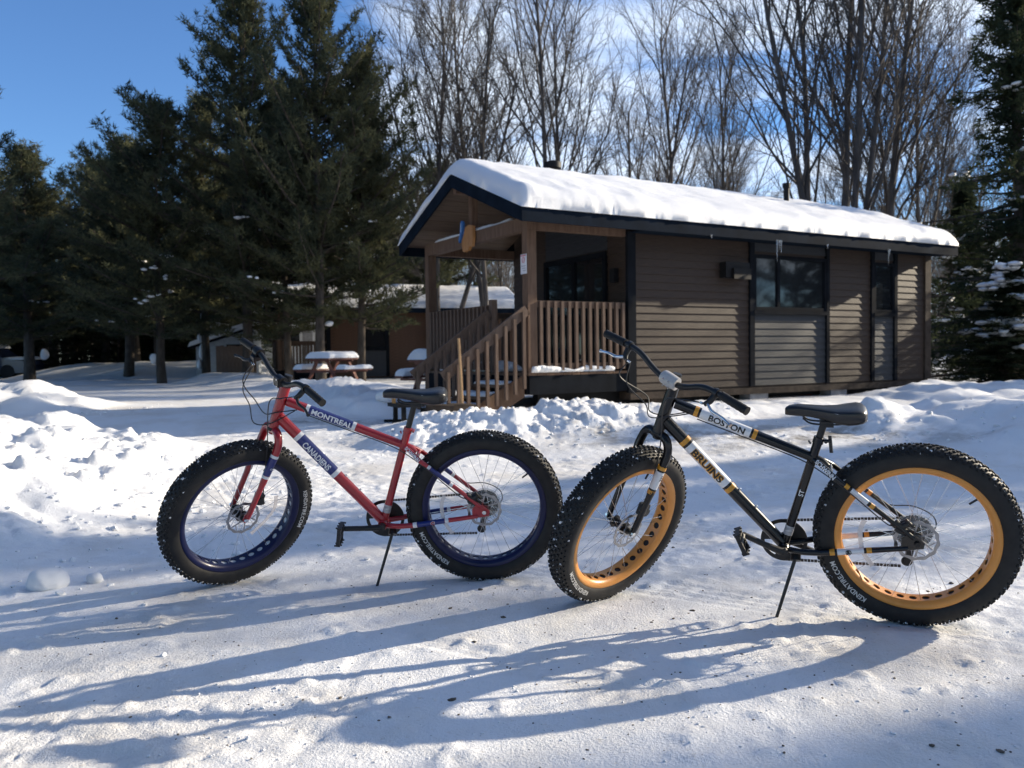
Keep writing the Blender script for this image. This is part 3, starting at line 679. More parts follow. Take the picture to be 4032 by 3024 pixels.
def trunk_at(tr_, z):
    for (p, r), (q, s) in zip(tr_[:-1], tr_[1:]):
        if z <= q[2]: 
            t = (z - p[2]) / (q[2] - p[2]); return p * (1 - t) + q * t
    return tr_[-1][0]
def conifer(seed, h, zb, rmax, kind):
    rs = np.random.RandomState(seed); tr_ = bend_trunk(rs, h, h * .0135)
    seg = [(tr_[i][0], tr_[i + 1][0], tr_[i][1], tr_[i + 1][1]) for i in range(len(tr_) - 1)]
    limb = []; C = []; D = []
    z = zb; step = .42 if kind == 'pine' else .30
    while z < h - .15:
        f = (z - zb) / (h - zb)
        prof = (1 - f) ** .50 * (.60 + .40 * min(1, f / .15)) if kind == 'pine' else (1 - f) ** .95
        nb = rs.randint(5, 8) if kind == 'pine' else rs.randint(7, 10)
        a0 = rs.uniform(0, 6.28)
        for k in range(nb):
            if kind == 'pine' and rs.rand() < .17: continue
            a = a0 + 6.283 * k / nb + rs.normal(0, .22); Lb = max(.25, rmax * prof * (rs.uniform(.45, 1.10) if rs.rand() < .85 else rs.uniform(1.1, 1.5)))
            p = trunk_at(tr_, z + rs.uniform(-.15, .15)).copy(); el = (.10 + .75 * f if kind == 'pine' else -.12 + .55 * f) + rs.normal(0, .10)
            npt = max(3, int(Lb / .32)); q = p; s_ = Lb / npt; r = .010 + .012 * Lb
            for i in range(npt):
                t = (i + 1) / npt
                e = el + (.35 * t if kind == 'pine' else (.30 * t - .22)); aa = a + rs.normal(0, .10)
                dv = np.array([math.cos(aa) * math.cos(e), math.sin(aa) * math.cos(e), math.sin(e)])
                w = q + dv * s_; limb.append((q, w, r * (1 - .75 * (t - 1 / npt)), r * (1 - .75 * t)))
                if t > (.22 if kind == 'pine' else .12):
                    m = 9 if kind == 'pine' else 7
                    side = np.array([-dv[1], dv[0], 0]); side /= np.linalg.norm(side) + 1e-9
                    wid = (.46 * (1.15 - t * .5) if kind == 'pine' else .28 * (1.2 - t)) * min(1, Lb)
                    u = rs.uniform(-1, 1, m)
                    cc = q + dv * s_ * rs.rand(m)[:, None] + side * (u * wid)[:, None] + np.array([0, 0, 1.]) * (rs.uniform(-.05, .12, m) if kind == 'pine' else rs.uniform(-.16, .02, m))[:, None]
                    dd = dv * .7 + side * (u * .6)[:, None] + np.array([0, 0, .45 if kind == 'pine' else -.12])
                    C.append(cc); D.append(dd / np.linalg.norm(dd, axis=1)[:, None])
                q = w
        z += step * rs.uniform(.75, 1.3) * (1.0 if f < .8 else .7)
    tp = tr_[-1][0]; m = 26; cc = np.tile(tp, (m, 1)) + rs.normal(0, 1, (m, 3)) * [.07, .07, .22] - [0, 0, .25]; C.append(cc); D.append(np.tile([0, 0, 1.], (m, 1)))
    C = np.concatenate(C); D = np.concatenate(D)
    V, F = blades(C, D, rs, 7 if kind == 'pine' else 7, .21 if kind == 'pine' else .15, .044 if kind == 'pine' else .036)
    tm = np_mesh('trunk', *frusta(seg, 10), M_BARK, True); lm_ = np_mesh('limbs', *frusta(limb, 4), M_BARK, True)
    cm = np_mesh('crown', V, F, M_NEEDLE if kind == 'pine' else M_SPRUCE)
    snow_pts = C[rs.choice(len(C), 400)]
    return tm, lm_, cm, snow_pts
def bare(seed, h, stems, spread, r0, fine=1.0, top=.62):
    rs = np.random.RandomState(seed); thick = []; thin = []
    def grow(p, d, ln, r, lev):
        npt = (8, 5, 3, 2)[lev]; s_ = ln / npt; q = np.array(p, float); kids = []
        for i in range(npt):
            t = i / npt
            d = d + rs.normal(0, (.035, .09, .13, .16)[lev], 3) + np.array([0, 0, (.05, .12, .09, .05)[lev]]); d /= np.linalg.norm(d)
            w = q + d * s_; ra = r * (1 - (.72 if lev < 3 else .5) * t); rb = r * (1 - (.72 if lev < 3 else .5) * (t + 1 / npt))
            (thick if lev == 0 else thin).append((q, w, max(ra, .004), max(rb, .0032)))
            kids.append((q, w, t)); q = w
        if lev == 3: return
        nk = int((15, 9, 8)[lev] * fine * rs.uniform(.8, 1.2)); lo = (.28, .18, .12)[lev]
        for k in range(nk):
            t = lo + (1 - lo) * (k + rs.rand()) / nk; i = min(npt - 1, int(t * npt)); a, b, _ = kids[i]; pp = a + (b - a) * (t * npt - i)
            dd = (b - a) / np.linalg.norm(b - a); s2 = np.cross(dd, rs.normal(0, 1, 3)); s2 /= np.linalg.norm(s2)
            ang = rs.uniform(.38, .80) * (1.0 if lev else .85); nd = dd * math.cos(ang) + s2 * math.sin(ang)
            if nd[2] < -.1: nd[2] *= -.5
            nl = ln * ((.46, .42, .40)[lev]) * rs.uniform(.6, 1.25) * (1.15 - .55 * t); grow(pp, nd, max(nl, .25), r * (.42, .42, .5)[lev] * (1.1 - .5 * t), lev + 1)
    for k in range(stems):
        a = 6.283 * k / max(1, stems) + rs.uniform(-.5, .5); tl = spread * rs.uniform(.5, 1.2) if stems > 1 else spread * .3
        d = np.array([math.cos(a) * math.sin(tl), math.sin(a) * math.sin(tl), math.cos(tl)])
        grow((math.cos(a) * r0 * .7 * (stems > 1), math.sin(a) * r0 * .7 * (stems > 1), -.3), d, h * rs.uniform(.82, 1.0), r0 * rs.uniform(.75, 1.05), 0)
    return np_mesh('trunk', *frusta(thick, 8), M_TWIG, True), np_mesh('crown', *frusta(thin, 3), M_TWIG, True)
def plant(name, meshes, x, y, s, rz, label, cat, group=None, z=None, tilt=(0, 0)):
    o = empty(name, (x, y, (gz(x, y) if z is None else z)), (tilt[0], tilt[1], rz)); o.scale = (s[0], s[0], s[1]) if isinstance(s, tuple) else (s, s, s)
    for nm, me in meshes:
        q = link(nm, me, o)
        if nm == 'branches': q['kind'] = 'stuff'
    tag(o, label, cat, group); return o
PINES = [conifer(11, 13, 2.5, 3.7, 'pine'), conifer(23, 13, 2.2, 3.9, 'pine'), conifer(37, 10.5, 1.9, 3.5, 'pine')]
SPR = [conifer(51, 11, .35, 2.1, 'spruce'), conifer(67, 9, .15, 1.9, 'spruce')]
def parts(p): return [('trunk', p[0]), ('branches', p[1]), ('crown', p[2])]
G1 = 'pines along the wood on the clear-sky side'
pl = [  # x, y, proto, (sxy, sz), rot, label
    (-8.45, 26.6, 0, (1.0, .985), 1.0, 'tall dense pine, the broader of the twin peaks', None),
    (-5.75, 24.9, 1, (.9, .94), 2.2, 'tall pine with sun on its tip, nearest the cabin roof', None),
    (-4.75, 26.2, 2, (.95, .97), .4, 'shorter pine peak on the cabin side of the tall pair', None),
    (-7.1, 26.4, 2, (1.0, .78), 3.4, 'pine standing between the twin tall peaks', None),
    (-11.4, 26.9, 2, (1.05, .84), 5.0, 'stocky pine with a clean lower trunk beside the far snow mound', None),
    (-11.6, 31.5, 1, (.9, .80), 4.0, 'pine with snow plastered along its leaning trunk', None),
    (-19.2, 33.0, 0, (1.2, .69), .9, 'wide pine near the snow-coated parked car', None)]
for x, y, k, s, rz, lab, g in pl: plant('pine_tree', parts(PINES[k]), x, y, s, rz, lab, 'pine tree')
for i, (x, y, k, sx, sz) in enumerate([(-22.5, 35, 1, 1.1, .64), (-15.2, 33, 0, 1.1, .66), (-17.2, 38, 2, 1.2, .95), (-25.5, 38, 2, 1.3, .95), (-9.6, 35, 1, 1.1, .86), (-13.2, 40, 0, 1.2, .78), (-21, 43, 2, 1.4, 1.02), (-28, 44, 0, 1.3, .85), (-6.2, 36, 2, 1.2, 1.0), (-17, 47, 1, 1.4, .8), (-10.2, 47, 2, 1.4, 1.05), (-3.0, 34, 2, 1.0, .80), (-32, 40, 1, 1.3, .8), (-24, 49, 0, 1.5, .8), (-19.5, 53, 2, 1.5, 1.0), (-30, 52, 1, 1.6, .85), (-14.5, 52, 1, 1.5, .85), (-36, 50, 0, 1.6, .9), (-26, 57, 2, 1.7, 1.1), (-9, 56, 0, 1.5, .85), (-33, 60, 2, 1.8, 1.2), (-20, 61, 1, 1.6, .9)]):
    plant('pine_tree', parts(PINES[k]), x, y, (sx, sz), i * 1.7 + .3, 'dark pine in the crowd of the wood behind the near pines', 'pine tree', G1)
for i, (x, y, sc_) in enumerate([(-20, 46, 1.0), (-25, 50, 1.1), (-31, 47, 1.1), (-15, 49, 1.0), (-11.5, 52, 1.1), (-36, 55, 1.2), (-22, 58, 1.2), (-28, 61, 1.3), (-16.5, 57, 1.2), (-42, 52, 1.2)]):
    plant('spruce_tree', parts(SPR[i % 2]), x, y, (1.5 * sc_, .75 * sc_), i * 1.3, 'low dark spruce filling the back of the pine wood', 'spruce tree', 'spruces at the back of the pine wood')
for i, (x, y, sc_) in enumerate([(-24.5, 41, .6), (-18.2, 42.5, .65), (-14.2, 44, .6), (-29, 43, .7), (-20.8, 39.5, .45), (-12.2, 38.5, .4), (-16.2, 40.5, .45), (-26.8, 45, .7)]):
    plant('spruce_tree', parts(SPR[i % 2]), x, y, (1.6 * sc_ + .3, .8 * sc_), i * 2.3, 'low dark spruce filling the back of the pine wood', 'spruce tree', 'spruces at the back of the pine wood')
# snow plastered on trunks and boughs
def snow_blob(seed, n=12, flat=.5):
    rs = np.random.RandomState(seed); bm = bmesh.new(); bmesh.ops.create_icosphere(bm, subdivisions=3, radius=1)
    for v in bm.verts:
        k = 1 + .14 * math.sin(v.co.x * 2.6 + seed) * math.sin(v.co.y * 2.3 + seed * 2) + .07 * math.sin(v.co.z * 3.5 + v.co.x * 3 + seed) + .025 * math.sin(v.co.y * 7 + v.co.x * 6 + seed)
        v.co *= k; v.co.z *= flat
    me = bpy.data.meshes.new('snow_clump'); bm.to_mesh(me); bm.free(); me.materials.append(SNOW); me.polygons.foreach_set('use_smooth', [True] * len(me.polygons)); return me
BLOBS = [snow_blob(k) for k in range(4)]
def clump(parent, loc, s, rz=0, k=0):
    o = link('snow_clump', BLOBS[k % 4], parent); o.location = loc; o.scale = s; o.rotation_euler = (0, 0, rz); return o
trunks = [o for o in COL.objects if o.name.startswith('pine_tree')]
for o, pts in ((trunks[5], ((.12, -.2, 2.0, .16, .30), (.05, -.2, 1.3, .2, .45), (-.05, -.2, 3.0, .12, .5), (.2, -.2, .7, .2, .3))), (trunks[4], ((-.1, -.2, .95, .1, .25), (.35, -.3, 2.6, .3, .1))), (trunks[6], ((.4, -.2, 1.5, .14, .4),)), (trunks[1], ((.08, -.25, .6, .08, .35), (-.1, -.3, 1.9, .18, .1)))):
    for i, (x, y, z, sx, sz) in enumerate(pts): clump(o, (x, y, z), (sx, .12, sz * 1.6), .4 * i, i)

BARE = [bare(5, 13.0, 3, .16, .11, 1.3), bare(8, 13.5, 2, .13, .12, 1.35), bare(13, 15.0, 5, .20, .125, 1.1), bare(19, 11.5, 1, .2, .11, 1.4), bare(29, 10.5, 4, .24, .07, 1.25), bare(41, 15, 1, .1, .14, 1.25)]
def bparts(p): return [('trunk', p[0]), ('crown', p[1])]
bl = [ # x, y, proto, scale, rot, label
    (-2.6, 29.5, 0, 1.0, .3, 'bare tree behind the cabin, closest to the pine peaks'),
    (-.75, 28.5, 1, 1.05, 1.9, 'bare tree rising straight behind the cabin chimney, twin stems'),
    (1.1, 27.0, 1, 1.02, 4.4, 'bare tree forking in a wide V just behind the cabin ridge'),
    (5.2, 30.0, 0, .98, 2.2, 'bare tree with upright brushy limbs behind the middle of the roof'),
    (7.0, 29.0, 3, 1.02, .8, 'slim bare tree behind the roof, beside the big many-stemmed tree'),
    (9.3, 23.5, 2, 1.08, .6, 'big many-stemmed bare tree behind the far end of the cabin'),
    (11.0, 24.6, 5, 1.05, 1.2, 'straight dark-trunked bare tree beside the many-stemmed one'),
    (14.4, 28.5, 3, 1.1, 3.1, 'thin bare tree between the many-stemmed tree and the spruce'),
    (12.4, 26.0, 4, 1.0, 2.6, 'low brushy bare tree next to the tall spruce')]
for x, y, k, s, rz, lab in bl: plant('bare_tree', bparts(BARE[k]), x, y, s, rz, lab, 'bare tree')
rsb = random.Random(4); nb_ = 0
for i in range(38):
    y = rsb.uniform(33, 62); u = rsb.uniform(-.17, .62); x = u * y
    k = rsb.choice([0, 1, 3, 4, 4, 0]); s = rsb.uniform(.50, .86) * (.72 + y / 130)
    plant('bare_tree', bparts(BARE[k]), x, y, s, rsb.uniform(0, 6.28), 'slender bare tree in the grey wood beyond the cabin', 'bare tree', 'bare trees of the wood beyond the cabin')
for i in range(34):                                     # thin trunks low in the pine wood
    y = rsb.uniform(38, 60); x = -y * rsb.uniform(.30, .66)
    plant('bare_tree', bparts(BARE[3 if i % 2 else 5]), x, y, (.62, rsb.uniform(.5, .75)), rsb.uniform(0, 6.28), 'thin leafless trunk in the shade under the pines', 'bare tree', 'thin trunks in the pine wood')
# far wood that reads as one mass
rs_ = np.random.RandomState(3); sg = []
for i in range(2600):
    a = rs_.uniform(-1.0, 1.0); y = rs_.uniform(66, 110); x = a * y; hh = rs_.uniform(4, 11)
    sg.append(((x, y, 0), (x + rs_.normal(0, .5), y, hh * .6), .11, .06)); sg.append(((x, y, hh * .4), (x + rs_.normal(0, 1.4), y, hh), .05, .02)); sg.append(((x, y, hh * .3), (x + rs_.normal(0, 1.8), y, hh * .85), .05, .02))
fw_ = link('distant_woods', np_mesh('distant_woods', *frusta(sg, 3), M_TWIG)); fw_.data.materials[0] = mat('far_bark', (.03, .028, .027), .95, spec=.1, vary=.25, vscale=2); tag(fw_, 'far grey-brown wood closing the view behind the trees', 'woods', kind='stuff')

for i, (x, y, k, sx, sz) in enumerate([(-14.2, 18.2, 0, 1.0, .9), (-16.5, 22, 1, 1.0, .85), (-20, 22.5, 2, 1.1, 1.0), (-10.5, 8.2, 1, .9, .9), (-12, 12.6, 0, 1.0, .95), (-13, 4, 0, 1.1, 1.0), (-15, 9.5, 1, 1.1, .95), (-17.5, 15, 2, 1.3, 1.1), (-11, -4, 1, 1.1, 1.0), (-6, -10, 0, 1.2, 1.05), (0.5, -12, 1, 1.2, 1.0), (6.5, -11, 2, 1.3, 1.25), (12, -8.5, 0, 1.1, 1.0), (-13, -11, 2, 1.3, 1.2), (17, -3, 1, 1.2, 1.0), (-2, -19, 1, 1.4, 1.25), (9, -18, 0, 1.4, 1.2), (21, 2.5, 2, 1.2, 1.1)]):
    plant('pine_tree', parts(PINES[k]), x, y, (sx, sz), i * 2.1, 'pine of the wood that rings the clearing, out of view', 'pine tree', 'pines out of view round the clearing', z=0)
# spruces on the sunny side: the one in view carries snow, the others stand beyond the frame and shade the drive
sp = plant('spruce_tree', parts(SPR[0]), 11.6, 19.0, (1.12, 1.25), .7, 'tall dark spruce with clots of snow at the picture edge', 'spruce tree')
sp2 = plant('spruce_tree', parts(SPR[1]), 9.85, 16.6, (.95, .27), 2.0, 'low dark spruce bush loaded with snow beside the cabin end', 'spruce bush')
sp3 = plant('spruce_tree', parts(SPR[1]), 13.3, 24.0, (1.1, .62), 4.0, 'half-height dark spruce behind the tall snow-clotted one', 'spruce tree')
def caught_snow(tree, pts, n, k, rad, size, zs, seed, zlo=0, zhi=99):
    rs = np.random.RandomState(seed); bm = bmesh.new(); bmesh.ops.create_icosphere(bm, subdivisions=1, radius=1); base = np.array([v.co[:] for v in bm.verts]); tri = np.array([[v.index for v in f.verts] for f in bm.faces]); bm.free()
    pts = pts[(pts[:, 2] > zlo) & (pts[:, 2] < zhi)]; V = []; F = []; o = 0
    for c in pts[rs.choice(len(pts), min(n, len(pts)), replace=False)]:
        for j in range(rs.randint(3, k)):
            s_ = size * rs.uniform(.5, 1.3); p = c + rs.normal(0, rad, 3) * [1, 1, .25 / zs] + [0, 0, .05 / zs]
            q = base * (1 + rs.uniform(-.25, .25, (len(base), 1))) * [s_ * rs.uniform(1, 1.9), s_ * rs.uniform(1, 1.9), s_ * .62 / zs] + p
            V.append(q); F.append(tri + o); o += len(q)
    q = link('caught_snow', np_mesh('caught_snow', np.concatenate(V), np.concatenate(F), SNOW, True), tree); q['kind'] = 'stuff'
caught_snow(sp, SPR[0][3], 40, 7, .12, .050, 1.25, 1, .5, 6.5)
caught_snow(sp2, SPR[1][3], 24, 12, .17, .085, .27, 2, 2.4, 9)
caught_snow(sp3, SPR[1][3], 50, 7, .15, .07, .62, 3, .5, 7)
for k_, tr0 in enumerate((trunks[0], trunks[1], trunks[4], trunks[5], trunks[6])):
    caught_snow(tr0, PINES[(0, 1, 2, 1, 0)[k_]][3], 9, 6, .14, .06, .9, 20 + k_, 1.5, 5)
OUT = 'trees beyond the picture edge whose shadows cross the drive'
for x, y, m, s, rz in ((15.0, 11.55, parts(PINES[2]), (.44, .86), 1.1), (14.6, 14.2, parts(SPR[1]), (1.0, .54), 2.3), (15.2, 16.0, parts(SPR[1]), (.9, .40), .3), (25.6, 11.95, parts(PINES[2]), (.5, .98), .2), (16.8, 12.4, parts(SPR[0]), (1.15, .68), 2.2), (18.5, 13.9, parts(SPR[1]), (.8, .72), 3.3),
                       (13.0, 9.6, bparts(BARE[4]), (.7, .5), 1.0), (16.2, 18.9, bparts(BARE[4]), (.55, .50), 2.0)):
    plant('spruce_tree' if len(m) == 3 else 'bare_tree', m, x, y, s, rz, 'tree out of view beyond the picture edge, casting shadow over the drive', 'tree', OUT, z=.2)

# ------------------------------------------------------------------ fat bikes
M_RUBBER = mat('tyre_rubber', (.011, .011, .012), .62, spec=.35, base2=(.022, .021, .020), vscale=18, bump=.25, bscale=120, bdist=.002)
M_TREAD = mat('tyre_tread_frosted', (.012, .012, .013), .65, spec=.3, base2=(.020, .020, .020), vscale=14, dirt=((.70, .72, .76), 46, .60))
M_STEEL = mat('spoke_steel', (.62, .63, .65), .25, metal=1.0, vary=.05)
M_ROTOR = mat('brake_rotor_steel', (.33, .33, .34), .35, metal=1.0, vary=.1, vscale=40)
M_PBLACK = mat('black_plastic', (.008, .008, .009), .42, spec=.5, vary=.2, vscale=20)
M_SADDLE = mat('saddle_vinyl', (.014, .014, .015), .33, spec=.55, vary=.15, vscale=20, bump=.12, bscale=160, bdist=.002)
M_GRIP = mat('grip_rubber', (.014, .014, .015), .6, spec=.3, vary=.2, bump=.5, bscale=220, bdist=.002)
M_CHAIN = mat('greasy_chain', (.05, .045, .04), .45, metal=.7, vary=.3, vscale=60)
M_CABLE = mat('cable_housing', (.015, .015, .016), .35, spec=.5, vary=.1)
M_ALLOY = mat('polished_alloy', (.70, .71, .72), .22, metal=1.0, vary=.05)
M_CLEAR = mat('milky_plastic', (.72, .70, .68), .35, spec=.5, vary=.06, trans=.35)
M_REFLECT = mat('clear_spoke_guard', (.75, .76, .74), .25, spec=.5, vary=.05, alpha=.22)
M_LABEL = mat('silver_sticker', (.55, .56, .58), .4, metal=.3, base2=(.28, .29, .31), vscale=30, stretch=(1, 1, 9))
M_LETTER_W = mat('white_print', (.80, .80, .81), .5, vary=.03)
M_TYRE_W = mat('tyre_white_print', (.58, .58, .57), .7, vary=.12, vscale=60)
M_LETTER_B = mat('black_print', (.012, .012, .012), .45, vary=.1)
AX = Vector((-math.cos(R(70)), 0, math.sin(R(70)))); NV = Vector((math.sin(R(70)), 0, math.cos(R(70))))
WR, WB = .371, 1.152

TXT = {}
def text_flat(body, size, bold=.0, shear=0.0, space=1.0):
    """Letter outlines as a flat mesh cut into thin strips so that it can be wrapped."""
    k = (body, size, bold, shear, space)
    if k in TXT: return TXT[k]
    cu = bpy.data.curves.new('lettering', 'FONT'); cu.body = body; cu.size = size; cu.offset = bold; cu.shear = shear; cu.space_character = space
    cu.resolution_u = 3; cu.align_x = 'LEFT'
    ob = bpy.data.objects.new('lettering', cu); COL.objects.link(ob)
    me = bpy.data.meshes.new_from_object(ob); COL.objects.unlink(ob); bpy.data.objects.remove(ob); bpy.data.curves.remove(cu)
    bm = bmesh.new(); bm.from_mesh(me); bpy.data.meshes.remove(me)
    ys = [v.co.y for v in bm.verts]; xs = [v.co.x for v in bm.verts]; y0, y1, x0, x1 = min(ys), max(ys), min(xs), max(xs)
    for i in range(1, 6):
        bmesh.ops.bisect_plane(bm, geom=bm.verts[:] + bm.edges[:] + bm.faces[:], plane_co=(0, y0 + (y1 - y0) * i / 6, 0), plane_no=(0, 1, 0))
    for i in range(1, int((x1 - x0) / (size * .5)) + 1):
        bmesh.ops.bisect_plane(bm, geom=bm.verts[:] + bm.edges[:] + bm.faces[:], plane_co=(x0 + size * .5 * i, 0, 0), plane_no=(1, 0, 0))
    bm.verts.index_update()
    V = [(v.co.x - x0, v.co.y - (y0 + y1) / 2) for v in bm.verts]; F = [tuple(v.index for v in f.verts) for f in bm.faces]; bm.free()
    TXT[k] = (V, F, x1 - x0, y1 - y0); return TXT[k]
def wrap_text(body, size, p0, p1, r, s_mid, material, parent, side=Vector((0, 1, 0)), bold=0.0, lift=.0009, fit=None, shear=0.0, tall=1.0, m4=None, dz=0.0):
    V, F, w, h = text_flat(body, size, bold, shear)
    p0, p1 = Vector(p0), Vector(p1); a = (p1 - p0).normalized(); n0 = (side - a * side.dot(a)).normalized(); up = n0.cross(a)
    k = 1.0 if fit is None else fit / w
    s0 = s_mid - w * k / 2; out = []
    for x, y in V:
        ph = y * tall / r + dz; out.append(p0 + a * (s0 + x * k) + (n0 * math.cos(ph) + up * math.sin(ph)) * (r + lift))
    b = MB(); b.add(out, F)
    return b.build('lettering', material, parent, m4, smooth=0)
def ring_text(body, size, R0, ysurf, mid, material, parent, bold=0.0):
    """Lettering bent along a tyre sidewall; tops of the letters towards the tread."""
    V, F, w, h = text_flat(body, size, bold); out = []
    for x, y in V:
        r = R0 + y; th = mid + (x - w / 2) / R0              # viewed from +y the wheel's x axis points to the viewer's left
        yy = ysurf(r); out.append((r * math.cos(th), yy + .0009, r * math.sin(th)))
    b = MB(); b.add(out, F); return b.build('lettering', material, parent, smooth=0)

HALF = [(.283, .036), (.292, .046), (.306, .0515), (.322, .0535), (.338, .050), (.350, .041), (.3575, .028), (.361, .013), (.362, 0)]
def side_y(r):
    for (a, b), (c, d) in zip(HALF[:-1], HALF[1:]):
        if a <= r <= c: return b + (d - b) * (r - a) / (c - a)
    return .05
PROF = HALF + [(r, -y) for r, y in HALF[-2::-1]]
TYRE = MB().lathe(PROF, 96).mesh('tyre', M_RUBBER, 60)
def tread_mesh():
    b = MB(); rows = [(.008, 0, .0095, .014), (.024, .22, .0085, .012), (.037, .62, .0080, .012), (.0455, 1.05, .0075, .012)]
    nk = 84
    for sgn in (-1, 1):
        for q, (y, tl, hw, ln) in enumerate(rows):
            # centre of this row on the profile
            r = next(((a + (c - a) * ((y - b_) / (d - b_ + 1e-9))) for (a, b_), (c, d) in zip(HALF[:-1], HALF[1:]) if d <= y <= b_ and a > .31), .36)
            for i in range(nk):
                th = 2 * math.pi * (i + (.5 if (q + (sgn > 0)) % 2 else 0)) / nk
                er = Vector((math.cos(th), 0, math.sin(th))); et = Vector((-math.sin(th), 0, math.cos(th))); ey = Vector((0, sgn, 0))
                n = er * math.cos(tl) + ey * math.sin(tl); s_ = ey * math.cos(tl) - er * math.sin(tl)
                c0 = er * r + ey * y; hgt = .0056; jl = ln * (.42 + .12 * ((i * 7 + q * 3) % 5) / 5)
                lo = [c0 - n * .002 + s_ * x * hw * .62 + et * z * jl for x, z in ((-1, -1), (1, -1), (1, 1), (-1, 1))]
                hi = [c0 + n * hgt + s_ * x * hw * .46 + et * z * jl * .75 for x, z in ((-1, -1), (1, -1), (1, 1), (-1, 1))]
                b.add(lo + hi, [(4, 5, 6, 7), (0, 1, 5, 4), (1, 2, 6, 5), (2, 3, 7, 6), (3, 0, 4, 7)])
    return b.mesh('tread', M_TREAD, 0)
TREAD = tread_mesh()
def rim_mesh(material):
    b = MB(); n = 36; rin, hw, hr = .2595, .0265, .0142
    for s_ in (-1, 1):
        b.lathe([(.288, s_ * .037), (.2885, s_ * .0415), (.286, s_ * .0435), (.281, s_ * .0435), (.272, s_ * .0415), (.2635, s_ * .035), (rin, s_ * hw)], 96)
    # inner band cut with round windows
    for i in range(n):
        t0 = 2 * math.pi * i / n; dt = 2 * math.pi / n; P = []
        K = 16
        sq = []; ci = []
        for k in range(K):
            w = 2 * math.pi * (k + .5) / K; cx_, cy_ = math.cos(w), math.sin(w); m_ = max(abs(cx_), abs(cy_)); sq.append((cx_ / m_, cy_ / m_)); ci.append((cx_, cy_))
        for (a, c_) in sq: th = t0 + a * dt / 2; P.append((rin * math.cos(th), c_ * hw, rin * math.sin(th)))
        for (a, c_) in ci: th = t0 + a * hr / rin; P.append((rin * math.cos(th), c_ * hr, rin * math.sin(th)))
        for (a, c_) in ci: th = t0 + a * hr * .96 / rin; r_ = rin + .004; P.append((r_ * math.cos(th), c_ * hr * .96, r_ * math.sin(th)))
        F = []
        for k in range(K):
            j = (k + 1) % K; F.append((k, j, j + K, k + K)); F.append((k + K, j + K, j + 2 * K, k + 2 * K))
        # corner fillers
        cor = [(1, 1), (-1, 1), (-1, -1), (1, -1)]; o = len(P)
        for q, (a, c_) in enumerate(cor):
            th = t0 + a * dt / 2; P.append((rin * math.cos(th), c_ * hw, rin * math.sin(th))); k = q * 4 + 1; F.append((k, k + 1, o + q))
        b.add(P, F)
    me = bpy.data.meshes.new('rim'); me.from_pydata(b.v, [], b.f); me.materials.append(material)
    me.polygons.foreach_set('use_smooth', [True] * len(me.polygons)); me.set_sharp_from_angle(angle=R(40)); return me
SPOKE_L = None
def rotor_mesh():
    b = MB(); n = 96; V = []; F = []
    for i in range(n):
        th = 2 * math.pi * i / n; ro = .0790 + .0022 * math.sin(th * 12); ri = .0670 + .0016 * math.sin(th * 12 + 1)
        for r, y in ((ro, .001), (ri, .001), (ri, -.001), (ro, -.001)): V.append((r * math.cos(th), y, r * math.sin(th)))
    for i in range(n):
        j = (i + 1) % n
        for q in range(4): F.append((i * 4 + q, j * 4 + q, j * 4 + (q + 1) % 4, i * 4 + (q + 1) % 4))
    b.add(V, F)
    for k in range(6):
        a = 2 * math.pi * k / 6
        b.beam((.020 * math.cos(a), 0, .020 * math.sin(a)), (.0655 * math.cos(a + .55), 0, .0655 * math.sin(a + .55)), .006, .0018, up=(0, 1, 0))
        b.beam((.048 * math.cos(a + .36), 0, .048 * math.sin(a + .36)), (.0655 * math.cos(a + .05), 0, .0655 * math.sin(a + .05)), .004, .0016, up=(0, 1, 0))
    b.lathe([(.012, .0012), (.024, .0012), (.024, -.0012), (.012, -.0012)], 24, closed=True)
    return b.mesh('brake_rotor', M_ROTOR, 40)
ROTOR = rotor_mesh()
SPK = MB().tube([(0, 0, 0), (0, 0, 1)], .0011, 5).mesh('spoke', M_STEEL, 60)

